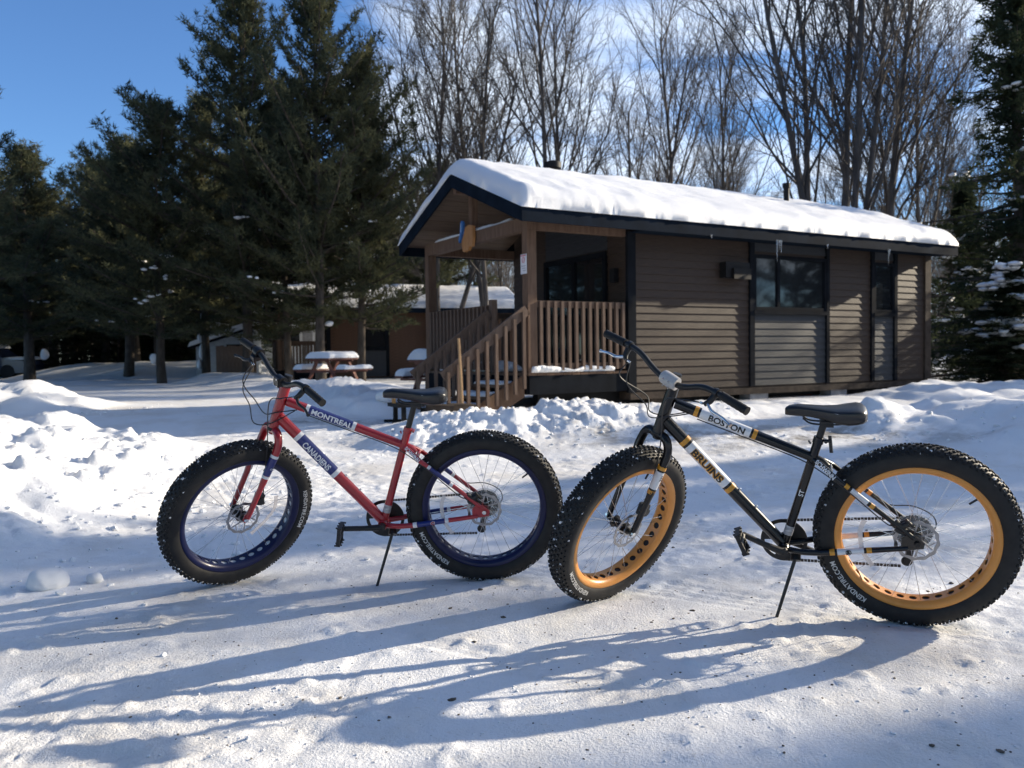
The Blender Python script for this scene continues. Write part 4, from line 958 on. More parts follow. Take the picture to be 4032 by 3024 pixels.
def make_wheel(bike, c, m4, rim, strip, rear, text_mid, valve_at):
    w = empty('wheel', parent=bike); w.matrix_basis = (m4 if m4 is not None else Matrix()) @ Matrix.Translation(c)
    link('tyre', TYRE, w); tag(link('tread', TREAD, w), 'knobby frosted tread blocks', kind='stuff')
    link('rim', rim, w)
    MB().lathe([(.2655, -.034), (.2655, .034)], 64).build('rim_strip', strip, w)
    hw = .030 if not rear else .034
    hub = MB(); hub.lathe([(.008, -.062), (.008, -.058), (.014, -.055), (.016, -hw - .004), (.028, -hw - .002), (.028, -hw + .002), (.015, -hw + .006), (.015, hw - .006), (.028, hw - .002), (.028, hw + .002), (.016, hw + .004), (.014, .055), (.008, .058), (.008, .062), (0, .062)], 28)
    hub.build('hub', M_PBLACK, w)
    r = link('brake_rotor', ROTOR, w); r.location = (0, .048, 0)
    for i in range(32):
        s_ = 1 if i % 2 else -1; th = 2 * math.pi * (i + .5) / 32; cr = 1 if (i // 2) % 2 else -1
        ph = th + cr * R(62)
        p = Vector((.0255 * math.cos(ph), s_ * hw, .0255 * math.sin(ph))); q = Vector((.2605 * math.cos(th), s_ * .017, .2605 * math.sin(th))); d = q - p
        o = link('spoke', SPK, w); o.matrix_basis = Matrix.Translation(p) @ d.to_track_quat('Z', 'Y').to_matrix().to_4x4() @ Matrix.Diagonal((1, 1, d.length, 1))
    ring_text('KENDATIRE.COM', .026, .3135, side_y, text_mid, M_TYRE_W, w, .0005)
    a = valve_at; MB().tube([(.262 * math.cos(a), .004, .262 * math.sin(a)), (.225 * math.cos(a), .004, .225 * math.sin(a))], [.0045, .004], 8).build('valve', M_PBLACK, w)
    if rear:
        cas = MB()
        for k in range(7):
            ro = .068 - .0062 * k; y = -.036 - k * .0045; n = 22 + (6 - k) * 3; V = []; F = []
            for i in range(n * 2):
                th = math.pi * i / n; rr = ro + (.002 if i % 2 else -.002)
                V += [(rr * math.cos(th), y + .001, rr * math.sin(th)), (rr * math.cos(th), y - .001, rr * math.sin(th))]
            m_ = n * 2
            F = [tuple(range(0, 2 * m_, 2)), tuple(range(1, 2 * m_, 2))[::-1]] + [(2 * i, 2 * ((i + 1) % m_), 2 * ((i + 1) % m_) + 1, 2 * i + 1) for i in range(m_)]
            cas.add(V, F)
        cas.build('cassette', mat('dark_cog_steel', (.016, .015, .014), .5, spec=.4, vary=.3, vscale=60), w, smooth=20)
        g = MB(); g.lathe([(.030, -.0335), (.078, -.0325), (.0785, -.0315), (.030, -.0325)], 40, closed=True); g.build('spoke_guard', M_REFLECT, w)
    else:
        for k in range(9): MB().lathe([(.0165, -.022 + k * .005), (.019, -.020 + k * .005), (.0165, -.018 + k * .005)], 20).build('hub_ridge', M_PBLACK, w) if k % 2 == 0 else None
    # dangling tag strap tied to a spoke
    if True:
        P = [(.182, .052, .075), (.196, .058, .03), (.186, .056, -.05), (.150, .052, -.112)]
        if not rear: P = [(-.165, .05, .06), (-.15, .055, .0), (-.10, .053, -.055), (-.03, .05, -.10)]
        Q = bez(P, 6); b = MB(); V = []; F = []
        for i, p in enumerate(Q):
            t = (Q[min(i + 1, len(Q) - 1)] - Q[max(i - 1, 0)]).normalized(); s_ = Vector((0, 1, 0)).cross(t).normalized(); wd_ = .0085 * (1.3 if i in (0, len(Q) - 1) else 1)
            V += [p - s_ * wd_, p + s_ * wd_, p + s_ * wd_ + Vector((0, .0015, 0)), p - s_ * wd_ + Vector((0, .0015, 0))]
        for i in range(len(Q) - 1):
            for k in range(4): F.append((i * 4 + k, i * 4 + (k + 1) % 4, i * 4 + 4 + (k + 1) % 4, i * 4 + 4 + k))
        if rear or bike['label'].startswith('red'): b.add(V, F).build('tag_strap', mat('thin_plastic_strap', (.75, .70, .68), .4, vary=.05, alpha=.55), w)
    return w

def bike(pose, label, k):
    X, Y, hd, lean, st = pose
    B = empty('fat_bike', (X, Y, -.006), (-lean, 0, hd)); tag(B, label, 'bicycle', 'fat bikes parked on the packed snow')
    A0 = Vector((WB, 0, WR)) - NV * .045
    S = Matrix.Translation(A0) @ Matrix.Rotation(st, 4, AX) @ Matrix.Translation(-A0)      # turned steering
    P_, ST, LT, BAND, RIM = k['paint'], k['stripe'], k['letter'], k['band'], k['rim']
    def tube_part(name, p0, p1, r0, r1=None, n=20, m4=None, decal=(), parent=B):
        r1 = r0 if r1 is None else r1
        p0, p1 = Vector(p0), Vector(p1); o = MB().tube([p0, p0.lerp(p1, .5), p1], [r0, (r0 + r1) / 2, r1], n).build(name, P_, parent, m4)
        for a, b, m in decal:
            ra, rb = r0 + (r1 - r0) * a + .0006, r0 + (r1 - r0) * b + .0006
            MB().tube([p0.lerp(p1, a), p0.lerp(p1, b)], [ra, rb], n, False).build('stripe', m, o)
        return o, p0, p1
    bb = Vector((.475, 0, .298)); sttop = Vector((.345, 0, .745)); rax = Vector((0, 0, WR))
    g = k['gap']; wht = k['base']
    def dec(a, b, w=.03): return ([(a - w, a - w * .02, BAND), (a, b, ST), (b + w * .02, b + w, BAND)] if not g else [(a - w * 1.5, a - w * .55, BAND), (a, b, ST), (b + w * .55, b + w * 1.5, BAND)])
    ht0, ht1 = Vector((.962, 0, .760)), Vector((.890, 0, .958))
    tube_part('head_tube', ht0, ht1, .0245)
    o, a, b = tube_part('top_tube', (.886, 0, .888), (.366, 0, .674), .0215, .0185, decal=dec(.19, .555)); wrap_text(k['t1'], .037, a, b, .0206, (b - a).length * .385, LT, o, bold=.0012, tall=.92, dz=.05)
    o, a, b = tube_part('down_tube', (.928, 0, .815), (.482, 0, .312), .0255, .0235, decal=dec(.20, .525)); wrap_text(k['t2'], .046, a, b, .0250, (b - a).length * .365, k.get('letter2', LT), o, bold=.0012, fit=.165, tall=.86, dz=.05)
    if k.get('outline'): wrap_text(k['t2'], .046, a, b, .0250, (b - a).length * .365, k['outline'], o, bold=.0045, lift=.0007, fit=.168, tall=.90, dz=.05)
    for f_ in (.60, .74):
        q = a.lerp(b, f_); nn = Vector((b - a)).normalized().cross(Vector((0, -1, 0))).normalized(); nn = nn if nn.z > 0 else -nn
        MB().tube([q + nn * .022, q + nn * .031], .0045, 10).build('bottle_boss', M_ALLOY, B)
    o, a, b = tube_part('seat_tube', sttop, bb, .0175); 
    MB().tube([a.lerp(b, .80), a.lerp(b, .885)], .0181, 20, False).build('sticker', M_LABEL, o)
    if g: wrap_text('ST', .026, b, a, .0175, (b - a).length * .52, M_LETTER_W, o, bold=.0004)
    MB().lathe([(.0, -.045), (.021, -.045), (.0225, -.042), (.0225, .042), (.021, .045), (0, .045)], 24, 'y', bb).build('bottom_bracket', P_, B)
    for s_ in (1, -1):
        cs = [bb + Vector((-.01, s_ * .03, -.002)), bb + Vector((-.07, s_ * .052, .0)), bb + Vector((-.14, s_ * .070, .010)), Vector((.03, s_ * .074, .350))]
        o = MB().tube(bez(cs[:3], 6) + [cs[2].lerp(cs[3], q / 4) for q in (1, 2, 3, 4)], [.0125] * 13 + [.0118, .0112, .0104, .0095], 14).build('chain_stay', P_, B)
        pa, pb = cs[2], cs[3]; d_ = [(.10, .16, BAND), (.19, .50, ST), (.53, .59, BAND)] if g else [(.02, .08, BAND), (.085, .50, ST), (.505, .56, BAND)]
        for x0, x1, m in d_: MB().tube([pa.lerp(pb, x0), pa.lerp(pb, x1)], [.0131 - .0028 * x0, .0131 - .0028 * x1], 14, False).build('stripe', m, o)
        em = pa.lerp(pb, .32)
        if s_ > 0:
            e = MB()
            if g:
                e.lathe([(.0085, .0), (.0105, .0), (.0105, .0015), (.0085, .0015)], 24, 'y', em + Vector((0, .0115, 0)), True); wrap_text('B', .016, pa, pb, .0120, (pb - pa).length * .32, M_LETTER_B, o, bold=.0012)
                for q in range(8):
                    w_ = q * math.pi / 4 + .39; e.beam(em + Vector((.0062 * math.cos(w_), .0125, .0062 * math.sin(w_))), em + Vector((.0088 * math.cos(w_), .0125, .0088 * math.sin(w_))), .0013, .0013, up=(0, 1, 0))
                e.build('emblem', M_LETTER_B, o)
            else:
                wrap_text('C', .021, pa, pb, .0121, (pb - pa).length * .32, k['base'], o, bold=.0022, lift=.0012, tall=.8); wrap_text('C', .021, pa, pb, .0121, (pb - pa).length * .32, M_LETTER_W, o, bold=.0035, lift=.0009, tall=.85)
        ss_ = [Vector((.362, s_ * .012, .668)), Vector((.330, s_ * .038, .652)), Vector((.290, s_ * .068, .620)), Vector((.012, s_ * .074, .392))]
        o = MB().tube(bez(ss_[:3], 6) + [ss_[2].lerp(ss_[3], q / 4) for q in (1, 2, 3, 4)], [.0105] * 13 + [.0101, .0097, .0092, .0085], 14).build('seat_stay', P_, B)
        pa, pb = ss_[2], ss_[3]; d_ = [(.13, .18, BAND), (.21, .42, ST), (.45, .50, BAND)] if g else [(.13, .17, BAND), (.175, .48, ST), (.485, .53, BAND)]
        for x0, x1, m in d_: MB().tube([pa.lerp(pb, x0), pa.lerp(pb, x1)], [.0111 - .0018 * x0, .0111 - .0018 * x1], 14, False).build('stripe', m, o)
        if s_ > 0: wrap_text('SCHWINN', .0195, ss_[1], ss_[2], .0114, .020, M_LETTER_W, o, bold=.0006, fit=.095, lift=.004)
        dp = MB().prism([(.055, .345), (.02, .345), (-.022, .352), (-.026, .374), (-.012, .388), (.004, .400), (.03, .412), (.055, .385)], s_ * .0705, s_ * .0765, 'y'); dp.build('dropout', P_, B, smooth=0)
    MB().tube([Vector((.302, -.062, .626)), Vector((.302, .062, .626))], .0085, 12).build('stay_bridge', P_, B)
    MB().tube([Vector((.365, 0, .675)), Vector((.335, 0, .660)), Vector((.31, 0, .64))], [.0165, .016, .010], 14).build('stay_yoke', P_, B)
    # seat post, clamp, saddle
    dh = k['post']; sd_ = (sttop - bb).normalized(); ptop = sttop + sd_ * (.052 + dh)
    MB().tube([sttop - sd_ * .05, ptop], .0135, 18).build('seat_post', M_PBLACK, B)
    cl = MB(); cl.tube([sttop - sd_ * .012, sttop + sd_ * .012], .0205, 20); cl.tube([sttop + Vector((-.026, -.016, -.004)), sttop + Vector((-.026, .016, -.004))], .0055, 10); cl.tube([sttop + Vector((.03, .01, -.01)), sttop + Vector((.035, -.015, -.01))], .004, 8)
    if g: cl.beam(sttop + Vector((-.040, .014, .022)), sttop + Vector((-.046, .016, -.045)), .006, .012); cl.tube([sttop + Vector((-.020, .012, -.002)), sttop + Vector((-.046, .015, .004))], .007, 10)
    cl.build('seat_clamp', P_, B)
    sc = ptop + Vector((-.012, 0, .030)); 
    sec = [(.150, .007, -.003, .012), (.145, .016, .004, .022), (.134, .023, .010, .030), (.105, .028, .014, .037), (.06, .033, .011, .041), (.01, .043, .0065, .048), (-.035, .061, .004, .062), (-.075, .075, .008, .072), (-.105, .077, .012, .073), (-.126, .069, .009, .063), (-.138, .051, .000, .044), (-.143, .026, -.011, .022)]
    V = []; F = []; n = 18
    for x, w, z, t in sec:
        for i in range(n):
            th = 2 * math.pi * i / n; cy_, cz_ = math.cos(th), math.sin(th)
            yy = w * (abs(cy_) ** .85) * (1 if cy_ >= 0 else -1); zt = (.012 * abs(cz_) if cz_ > 0 else -t * abs(cz_) ** .7 * (.55 + .45 * abs(cy_) if w > .03 else .9))
            V.append((sc.x + x, yy, sc.z + z + .03 + zt))
    for i in range(len(sec) - 1):
        for j in range(n): F.append((i * n + j, i * n + (j + 1) % n, (i + 1) * n + (j + 1) % n, (i + 1) * n + j))
    F += [tuple(range(n))[::-1], tuple(range((len(sec) - 1) * n, len(sec) * n))]
    sa = MB().add(V, F).build('saddle', M_SADDLE, B, smooth=60)
    for s_ in (1, -1): MB().tube(bez([sc + Vector((.085, s_ * .012, .004)), sc + Vector((.05, s_ * .021, -.014)), sc + Vector((-.04, s_ * .024, -.016)), sc + Vector((-.085, s_ * .03, .0))], 5), .0035, 8).build('saddle_rail', M_PBLACK, sa)
    MB().box(sc + Vector((0, 0, -.017)), (.05, .05, .022)).build('saddle_clamp', M_PBLACK, sa)
    for s_ in (1, -1): MB().tube(bez([sc + Vector((-.02, s_ * .052, .0365)), sc + Vector((-.05, s_ * .064, .034)), sc + Vector((-.09, s_ * .060, .0365))], 5), .0012, 5).build('saddle_print', M_ALLOY if g else M_LETTER_W, sa)
    # crank set
    ca = k['crank']; L_ = .172
    for s_ in (1, -1):
        a_ = ca if s_ > 0 else ca + math.pi; e = bb + Vector((L_ * math.cos(a_), s_ * .115, L_ * math.sin(a_)))
        c0 = bb + Vector((0, s_ * .066, 0)); m_ = bb + Vector((L_ * .45 * math.cos(a_), s_ * .086, L_ * .45 * math.sin(a_)))
        cr_ = MB(); cr_.tube([c0, m_, e - Vector((0, s_ * .012, 0))], [.0165, .012, .012], 12); cr_.tube([bb + Vector((0, s_ * .048, 0)), bb + Vector((0, s_ * .080, 0))], .017, 16); cr_.build('crank_arm', M_PBLACK, B)
        pd = empty('pedal', parent=B); pd.matrix_basis = Matrix.Translation(e + Vector((0, s_ * .052, 0))) @ Matrix.Rotation(k['ped'], 4, 'Y')
        MB().tube([(0, -s_ * .055, 0), (0, s_ * .045, 0)], [.010, .008], 12).build('axle', M_PBLACK, pd)
        cg = MB()
        for xx in (-.040, .040): cg.box((xx, 0, 0), (.007, .085, .020)); cg.add([], [])
        for yy in (-.040, .040): cg.box((0, yy, 0), (.075, .007, .016))
        for xx in (-.020, .020): cg.box((xx, 0, 0), (.006, .075, .010))
        for xx in (-.042, .042):
            for q in range(6): cg.box((xx, -.036 + q * .0145, .012 * (1 if q % 2 else -1)), (.006, .005, .008))
        cg.build('cage', M_PBLACK, pd, smooth=0)
    rg_ = MB(); y0 = -.053; rg_.lathe([(.076, y0 - .002), (.091, y0 - .001), (.091, y0 + .003), (.076, y0 + .002)], 60, 'y', bb, True); rg_.lathe([(.0, y0 - .001), (.034, y0 - .001), (.034, y0 + .002), (0, y0 + .002)], 30, 'y', bb)
    for q in range(3):
        w0 = q * 2.094 + .5; V = []; F = []
        for i in range(9):
            w = w0 - .52 + 1.04 * i / 8
            V += [bb + Vector((.03 * math.cos(w0 + (w - w0) * .8), y0, .03 * math.sin(w0 + (w - w0) * .8))), bb + Vector((.078 * math.cos(w * 1.0), y0, .078 * math.sin(w)))]
        V2 = [p + Vector((0, .0025, 0)) for p in V]; m_ = len(V)
        for i in range(8): F += [(2 * i, 2 * i + 1, 2 * i + 3, 2 * i + 2), (m_ + 2 * i + 2, m_ + 2 * i + 3, m_ + 2 * i + 1, m_ + 2 * i)]
        rg_.add(V + V2, F)
    rg_.build('chain_ring', M_PBLACK, B)
    ch = MB(); jock = Vector((.018, -.058, .236))
    def run(p, q):
        d = q - p; n_ = int(d.length / .0125)
        for i in range(n_):
            ch.beam(p + d * (i / n_), p + d * ((i + .86) / n_), .0075 if i % 2 else .0045, .0095)
    run(bb + Vector((0, -.053, .086)), rax + Vector((0, -.053, .050))); run(bb + Vector((0, -.053, -.086)), jock + Vector((.02, 0, -.022)))
    ch.build('chain', M_CHAIN, B, smooth=0)['kind'] = 'stuff'
    de = MB(); 
    for p in (jock, Vector((.004, -.058, .300))): de.lathe([(0, -.005), (.019, -.005), (.021, 0), (.019, .005), (0, .005)], 22, 'y', p)
    de.beam(jock + Vector((0, -.009, -.01)), Vector((.004, -.067, .312)), .026, .003, up=(0, 1, 0)); de.beam(jock + Vector((0, .009, -.01)), Vector((.004, -.049, .312)), .026, .003, up=(0, 1, 0))
    de.box((.0, -.075, .335), (.034, .026, .04)); de.tube([(0, -.066, .345), (-.006, -.072, .305)], .013, 12); de.build('derailleur', M_PBLACK, B, smooth=30)
    rc = MB(); rc.tube([(.030, .050, .446), (.072, .050, .424)], [.015, .013], 10); rc.tube([(.030, .066, .446), (.072, .066, .424)], [.013, .011], 10); rc.box((.040, .060, .412), (.034, .014, .03), Matrix.Rotation(-.3, 3, 'Y')); rc.tube([(.012, .060, .430), (.040, .072, .462)], .006, 8); rc.tube([(.072, .06, .424), (.09, .066, .44)], .005, 8); rc.tube([(.03, .07, .405), (.075, .07, .455)], .010, 10); rc.tube([(.062, .078, .425), (.062, .046, .425)], .015, 14); rc.build('rear_caliper', M_PBLACK, B, smooth=30)
    for z_, r_ in ((WR, .010),): 
        for s_ in (1, -1): MB().tube([(0, s_ * .077, z_), (0, s_ * .088, z_)], r_, 6).build('axle_nut', M_ALLOY if not g else M_PBLACK, B)
    # kick stand; foot stands on the snow towards the viewer's side
    kb = bb + Vector((-.045, .032, -.035)); kd = Vector((.520, .118, -.028))
    ks = MB(); ks.tube([kb + Vector((0, -.02, .02)), kb + Vector((0, .004, -.012))], [.019, .021], 14); ks.tube([kb, kb.lerp(kd, .5), kd], [.0075, .0068, .0062], 10); ks.tube([kd.lerp(kb, .03), kd], [.0095, .0085], 10); ks.build('kick_stand', M_PBLACK, B)
    # fork, turned with the steering
    fk = MB(); fk.tube([ht1 + Vector((-.006, 0, .016)), ht0 + Vector((.006, 0, -.022))], .0165, 16)
    for s_ in (1, -1):
        P = [Vector((.962, 0, .752)), Vector((.962, s_ * .034, .760)), Vector((.966, s_ * .060, .744)), Vector((.976, s_ * .0745, .705)), Vector((1.000, s_ * .0765, .655)), Vector((1.070, s_ * .076, .520)), Vector((1.143, s_ * .073, .378))]
        fk.tube(bez(P, 6), [.0185] * 12 + [.0180] * 12 + [.0160] * 6 + [.0135] * 6 + [.0115], 16)
        fk.prism([(1.128, .392), (1.150, .400), (1.164, .375), (1.158, .358), (1.140, .356)], s_ * .066, s_ * .072, 'y')
    fo = fk.build('fork', P_, B, S)
    for s_ in (1, -1):
        pa, pb = Vector((1.000, s_ * .0765, .655)), Vector((1.143, s_ * .073, .378)); rr_ = lambda t: .0182 - .0066 * t + .0012
        for x0, x1, m in ([(.0, .05, BAND), (.075, .33, ST), (.355, .41, BAND)] if g else [(-.05, -.005, BAND), (.0, .28, ST), (.285, .33, BAND)]):
            MB().tube([pa.lerp(pb, x0), pa.lerp(pb, x1)], [rr_(x0), rr_(x1)], 16, False).build('stripe', m, fo)
        if s_ > 0: wrap_text('NHL' if g else 'C', .014, pa, pb, .0178, (pb - pa).length * .16, M_LETTER_B if g else M_LETTER_W, fo, bold=.0005)
    MB().lathe([(.0255, 0), (.0275, .003), (.0275, .012), (.0255, .015)], 24, 'z').build('headset_cup', M_PBLACK, B, S @ Matrix.Translation(ht0 + Vector((.001, 0, -.006))) @ Matrix.Rotation(-R(20), 4, 'Y'))
    MB().lathe([(.0255, 0), (.0265, .003), (.0255, .016), (.018, .02)], 24, 'z').build('headset_cup', M_PBLACK, B, S @ Matrix.Translation(ht1) @ Matrix.Rotation(-R(20), 4, 'Y'))
    fc = MB(); fc.box((1.075, .055, .452), (.036, .034, .052), Matrix.Rotation(-.4, 3, 'Y')); fc.tube([(1.072, .078, .448), (1.072, .046, .448)], .015, 14); fc.tube([(1.055, .06, .42), (1.09, .062, .48)], .008, 8); fc.build('front_caliper', M_PBLACK, B, S, smooth=30)
    for s_ in (1, -1): MB().tube([(WB - .002, s_ * .073, WR + .002), (WB - .002, s_ * .084, WR + .002)], .010, 6).build('axle_nut', M_ALLOY, B, S)
    # stem and bar
    cb = Vector((.912, 0, .992))
    sm = MB(); sm.tube([ht1 + AX * .012, ht1 + AX * .055], .0185, 16); sm.tube([ht1 + AX * .036, cb], [.0175, .0165], 14); sm.tube([cb + Vector((0, -.024, 0)), cb + Vector((0, .024, 0))], .0235, 18)
    sm.build('stem', M_PBLACK, B, S)
    if k.get('wrap'): 
        wr_ = MB(); wr_.tube([cb + Vector((-.004, -.036, .002)), cb + Vector((.002, 0, .004)), cb + Vector((-.002, .036, .0))], [.0275, .0295, .027], 14); wr_.build('plastic_wrap', M_CLEAR, B, S)
    else:
        fp = MB(); fp.box(cb + Vector((.021, 0, 0)), (.008, .044, .044)); fp.build('stem_plate', M_PBLACK, B, S)
    for yy in (-.014, .014):
        for zz_ in (-.016, .016): MB().tube([cb + Vector((.024, yy, zz_)), cb + Vector((.0285, yy, zz_))], .0035, 8).build('bolt', M_ALLOY, B, S)
    hb = [(.912, -.375, 1.046), (.912, -.25, 1.052), (.914, -.17, 1.046), (.914, -.10, 1.012), (.912, -.05, .993), (.912, 0, .992), (.912, .05, .993), (.914, .10, 1.012), (.914, .17, 1.046), (.912, .25, 1.052), (.912, .375, 1.046)]
    MB().tube(bez(hb, 5), .0122, 14).build('handlebar', M_PBLACK, B, S)
    for s_ in (1, -1):
        q0, q1 = Vector((.912, s_ * .258, 1.052)), Vector((.912, s_ * .380, 1.046)); gr = MB(); pts = [q0.lerp(q1, i / 12) for i in range(13)]
        gr.tube(pts, [.0172 if i % 2 == 0 else .0160 for i in range(13)], 16); gr.build('grip', M_GRIP, B, S)
        lv = empty('brake_lever', parent=B); lv.matrix_basis = S
        bd = MB(); bd.tube([(.912, s_ * .225, 1.051), (.912, s_ * .243, 1.052)], .0185, 16); bd.tube(bez([(.918, s_ * .232, 1.045), (.940, s_ * .228, 1.022), (.952, s_ * .215, 1.008)], 4), [.013, .0125, .0125, .0125, .012, .0115, .011, .010, .009], 10); bd.build('lever_body', M_PBLACK, lv)
        MB().tube(bez([(.948, s_ * .225, 1.016), (.962, s_ * .262, 1.005), (.958, s_ * .310, .998), (.966, s_ * .355, .992)], 5), [.0065] * 8 + [.0058] * 7 + [.008], 10).build('lever_blade', k['lever'], lv)
        MB().tube([(.950, s_ * .206, 1.006), (.948, s_ * .192, 1.003)], .005, 8).build('barrel_adjuster', M_ALLOY, lv)
    if k.get('shifter'):
        shf = MB(); shf.tube([(.912, -.195, 1.048), (.912, -.222, 1.051)], .024, 16); shf.box((.93, -.205, 1.03), (.04, .036, .02)); shf.build('shifter', M_PBLACK, B, S, smooth=30)
    # cables run from the levers round the head tube
    sv = lambda x, y, z: S @ Vector((x, y, z))
    def cable(pts, r=.0026): MB().tube(bez(pts, 8), r, 7).build('cable', M_CABLE, B)
    if k.get('shifter'):
        cable([sv(.948, -.192, 1.003), sv(1.03, -.14, .93), Vector((1.075, -.05, .86)), Vector((1.04, .02, .795)), Vector((.96, .034, .795)), Vector((.85, .022, .848))])
        cable([sv(.94, -.205, 1.02), sv(1.02, -.16, .95), Vector((1.05, -.06, .88)), Vector((.99, .01, .835)), Vector((.93, .032, .845)), Vector((.84, .020, .852))])
        cable([sv(.948, .192, 1.003), sv(.975, .13, .975), sv(1.0, .06, .93), sv(1.02, .06, .72), sv(1.045, .065, .56), sv(1.06, .07, .46)])
    else:
        cable([sv(.948, -.192, 1.003), sv(1.00, -.15, .94), Vector((1.02, -.07, .865)), Vector((.985, .03, .838)), Vector((.90, .030, .842)), Vector((.83, .018, .850))])
        cable([sv(.94, -.21, 1.0), sv(.995, -.20, .95), Vector((1.02, -.11, .89)), Vector((1.0, -.05, .84)), Vector((.93, -.03, .83)), Vector((.83, -.018, .848))])
        cable([sv(.948, .192, 1.003), sv(.965, .12, .985), sv(.99, .05, .95), sv(1.0, .055, .75), sv(1.04, .064, .58), sv(1.06, .07, .46)])
    cable([Vector((.80, .016, .828)), Vector((.6, .017, .748)), Vector((.42, .020, .675)), Vector((.33, .045, .628)), Vector((.24, .085, .570)), Vector((.13, .088, .470)), Vector((.09, .080, .440)), Vector((.066, .07, .452))], .0024)
    cable([Vector((.80, -.016, .828)), Vector((.6, -.017, .748)), Vector((.42, -.022, .675)), Vector((.3, -.07, .618)), Vector((.12, -.084, .470)), Vector((0, -.088, .455)), Vector((-.07, -.085, .42)), Vector((-.08, -.08, .37)), Vector((-.03, -.075, .325))], .0024)
    make_wheel(B, rax, None, RIM, k['strip'], True, k['rear_text'], 2.48)
    make_wheel(B, Vector((WB, 0, WR)), S, RIM, k['strip'], False, k['front_text'], 2.2)
    return B

M_RED = mat('red_frame_paint', (.36, .012, .020), .3, spec=.5, coat=.5, vary=.12, vscale=9)
M_NAVY = mat('navy_decal', (.012, .022, .155), .33, coat=.3, vary=.1)
M_DWHITE = mat('white_decal', (.74, .75, .77), .35, coat=.3, vary=.03)
M_BLACK = mat('black_frame_paint', (.005, .005, .006), .25, spec=.4, coat=.25, vary=.15, vscale=9)
M_GOLD = mat('gold_decal', (.62, .28, .022), .35, coat=.3, vary=.06)
M_BLUERIM = mat('blue_rim', (.003, .006, .050), .35, spec=.35, coat=.15, vary=.15, vscale=5)
M_GOLDRIM = mat('gold_rim', (.66, .275, .055), .38, spec=.4, coat=.25, vary=.10, vscale=5)
M_STRIPW = mat('silver_rim_tape', (.78, .79, .80), .5, metal=0, vary=.12, vscale=14)
M_STRIPB = mat('black_rim_tape', (.012, .012, .013), .6, vary=.2)
V_ = [1.5528, 3.2058, 2.8014, 0.212, 0.9972, -0.1364, 3.9223, 3.1469, 0.1793, 0.7512]
bike(V_[5:], 'red fat bike with navy rims and blue-and-white bands', dict(paint=M_RED, base=M_RED, stripe=M_NAVY, letter=M_LETTER_W, band=M_DWHITE, rim=rim_mesh(M_BLUERIM), strip=M_STRIPW, gap=False,
     t1='MONTREAL', t2='CANADIENS', post=.062, crank=R(4), ped=R(82), lever=M_PBLACK, shifter=True, rear_text=R(-38), front_text=R(192)))
bike(V_[:5], 'black fat bike with gold rims and white-and-gold bands', dict(paint=M_BLACK, base=M_BLACK, stripe=M_DWHITE, letter=M_LETTER_B, letter2=M_LETTER_B, outline=M_GOLD, band=M_GOLD, rim=rim_mesh(M_GOLDRIM), strip=M_STRIPB, gap=True,
     t1='BOSTON', t2='BRUINS', post=.006, crank=R(29), ped=R(-68), lever=M_ALLOY, wrap=True, rear_text=R(-38), front_text=R(-27)))

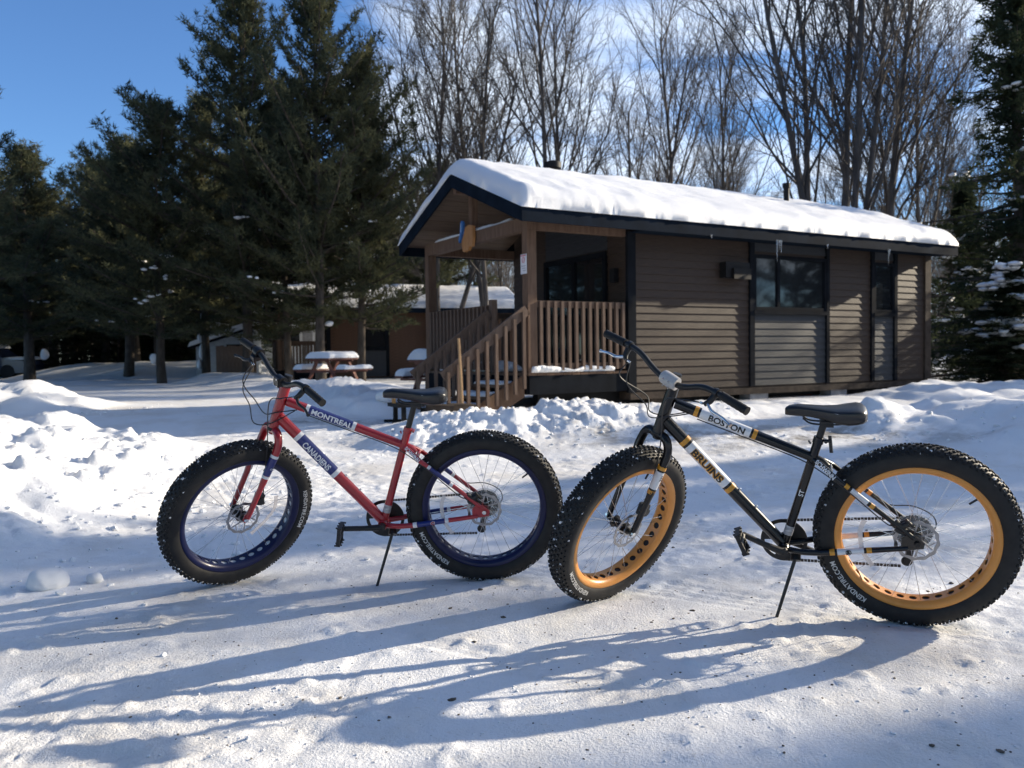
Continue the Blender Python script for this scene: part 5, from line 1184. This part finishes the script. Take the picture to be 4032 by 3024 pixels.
# ------------------------------------------------------------------ loose bits on the snow
rd = np.random.RandomState(21)
def scatter(n, fn, seed):
    V = []; F = []; rs = np.random.RandomState(seed); o = 0
    bm = bmesh.new(); bmesh.ops.create_icosphere(bm, subdivisions=1, radius=1); base = np.array([v.co[:] for v in bm.verts]); tri = np.array([[v.index for v in f.verts] for f in bm.faces]); bm.free()
    P = fn(n, rs); zz_, _, _ = terrain(P[:, 0], P[:, 1])
    for (x, y, s, fl), z in zip(P, zz_):
        q = base * (1 + rs.uniform(-.35, .35, (len(base), 1))) * [s * rs.uniform(.7, 1.6), s * rs.uniform(.7, 1.3), s * fl]; a = rs.uniform(0, 6.28); c_, s_ = math.cos(a), math.sin(a)
        q = np.stack([q[:, 0] * c_ - q[:, 1] * s_, q[:, 0] * s_ + q[:, 1] * c_, q[:, 2]], -1) + [x, y, z + s * fl * .3]
        V.append(q); F.append(tri + o); o += len(q)
    return np.concatenate(V), np.concatenate(F)
def clods(n, rs):
    c = [(-2.5, 4.4, .7, .9), (-3.0, 6.6, .8, 1.0), (-2.6, 5.6, .5, 1.2), (.0, 9.0, 1.2, .5), (1.6, 9.3, 1.2, .45), (-.8, 2.3, .12, .4), (.2, 2.5, .5, .25), (1.6, 2.4, .5, .3), (5.0, 8.2, .9, .7), (-6.4, 12.3, 1.0, 1.0)]
    k = rs.randint(0, len(c), n); C = np.array(c)[k]
    s = np.where((k >= 5) & (k <= 7), rs.uniform(.002, .005, n), np.minimum(rs.gamma(2.0, .005, n) + .003, .024))
    return np.stack([C[:, 0] + rs.normal(0, 1, n) * C[:, 2], C[:, 1] + rs.normal(0, 1, n) * C[:, 3], s, np.full(n, .75)], -1)
tag(link('snow_crumbs', np_mesh('snow_crumbs', *scatter(1100, clods, 5), SNOW, False)), 'loose crumbs of snow thrown up along the ploughed banks', 'snow', kind='stuff')
def grit(n, rs):
    x = rs.normal(.5, 1.6, n); y = np.clip(rs.gamma(4, .55, n) + 1.2, 1.2, 9); return np.stack([x, y, rs.uniform(.0015, .0045, n) * (1 + (rs.rand(n) < .05) * 1.6), np.full(n, .5)], -1)
tag(link('grit', np_mesh('grit', *scatter(900, grit, 8), mat('bark_grit', (.10, .08, .06), .9, vary=.4, vscale=30))), 'dark specks of bark and grit scattered on the packed snow', 'grit', kind='stuff')
for i, (x, y, s, lab) in enumerate(((-2.20, 3.86, .085, 'big round lump of snow at the foot of the near bank'), (-2.02, 3.95, .04, 'small snow lump beside the big round one'), (-1.75, 11.3, .13, 'snow ball sitting on the bank before the far picnic table'))):
    o = link('snow_lump', BLOBS[i], None); o.location = (x, y, gz(x, y) + s * .35); o.scale = (s, s * .9, s * 1.5); o.rotation_euler = (.2, .1, i); tag(o, lab, 'snow lump', 'snow lumps by the drive')
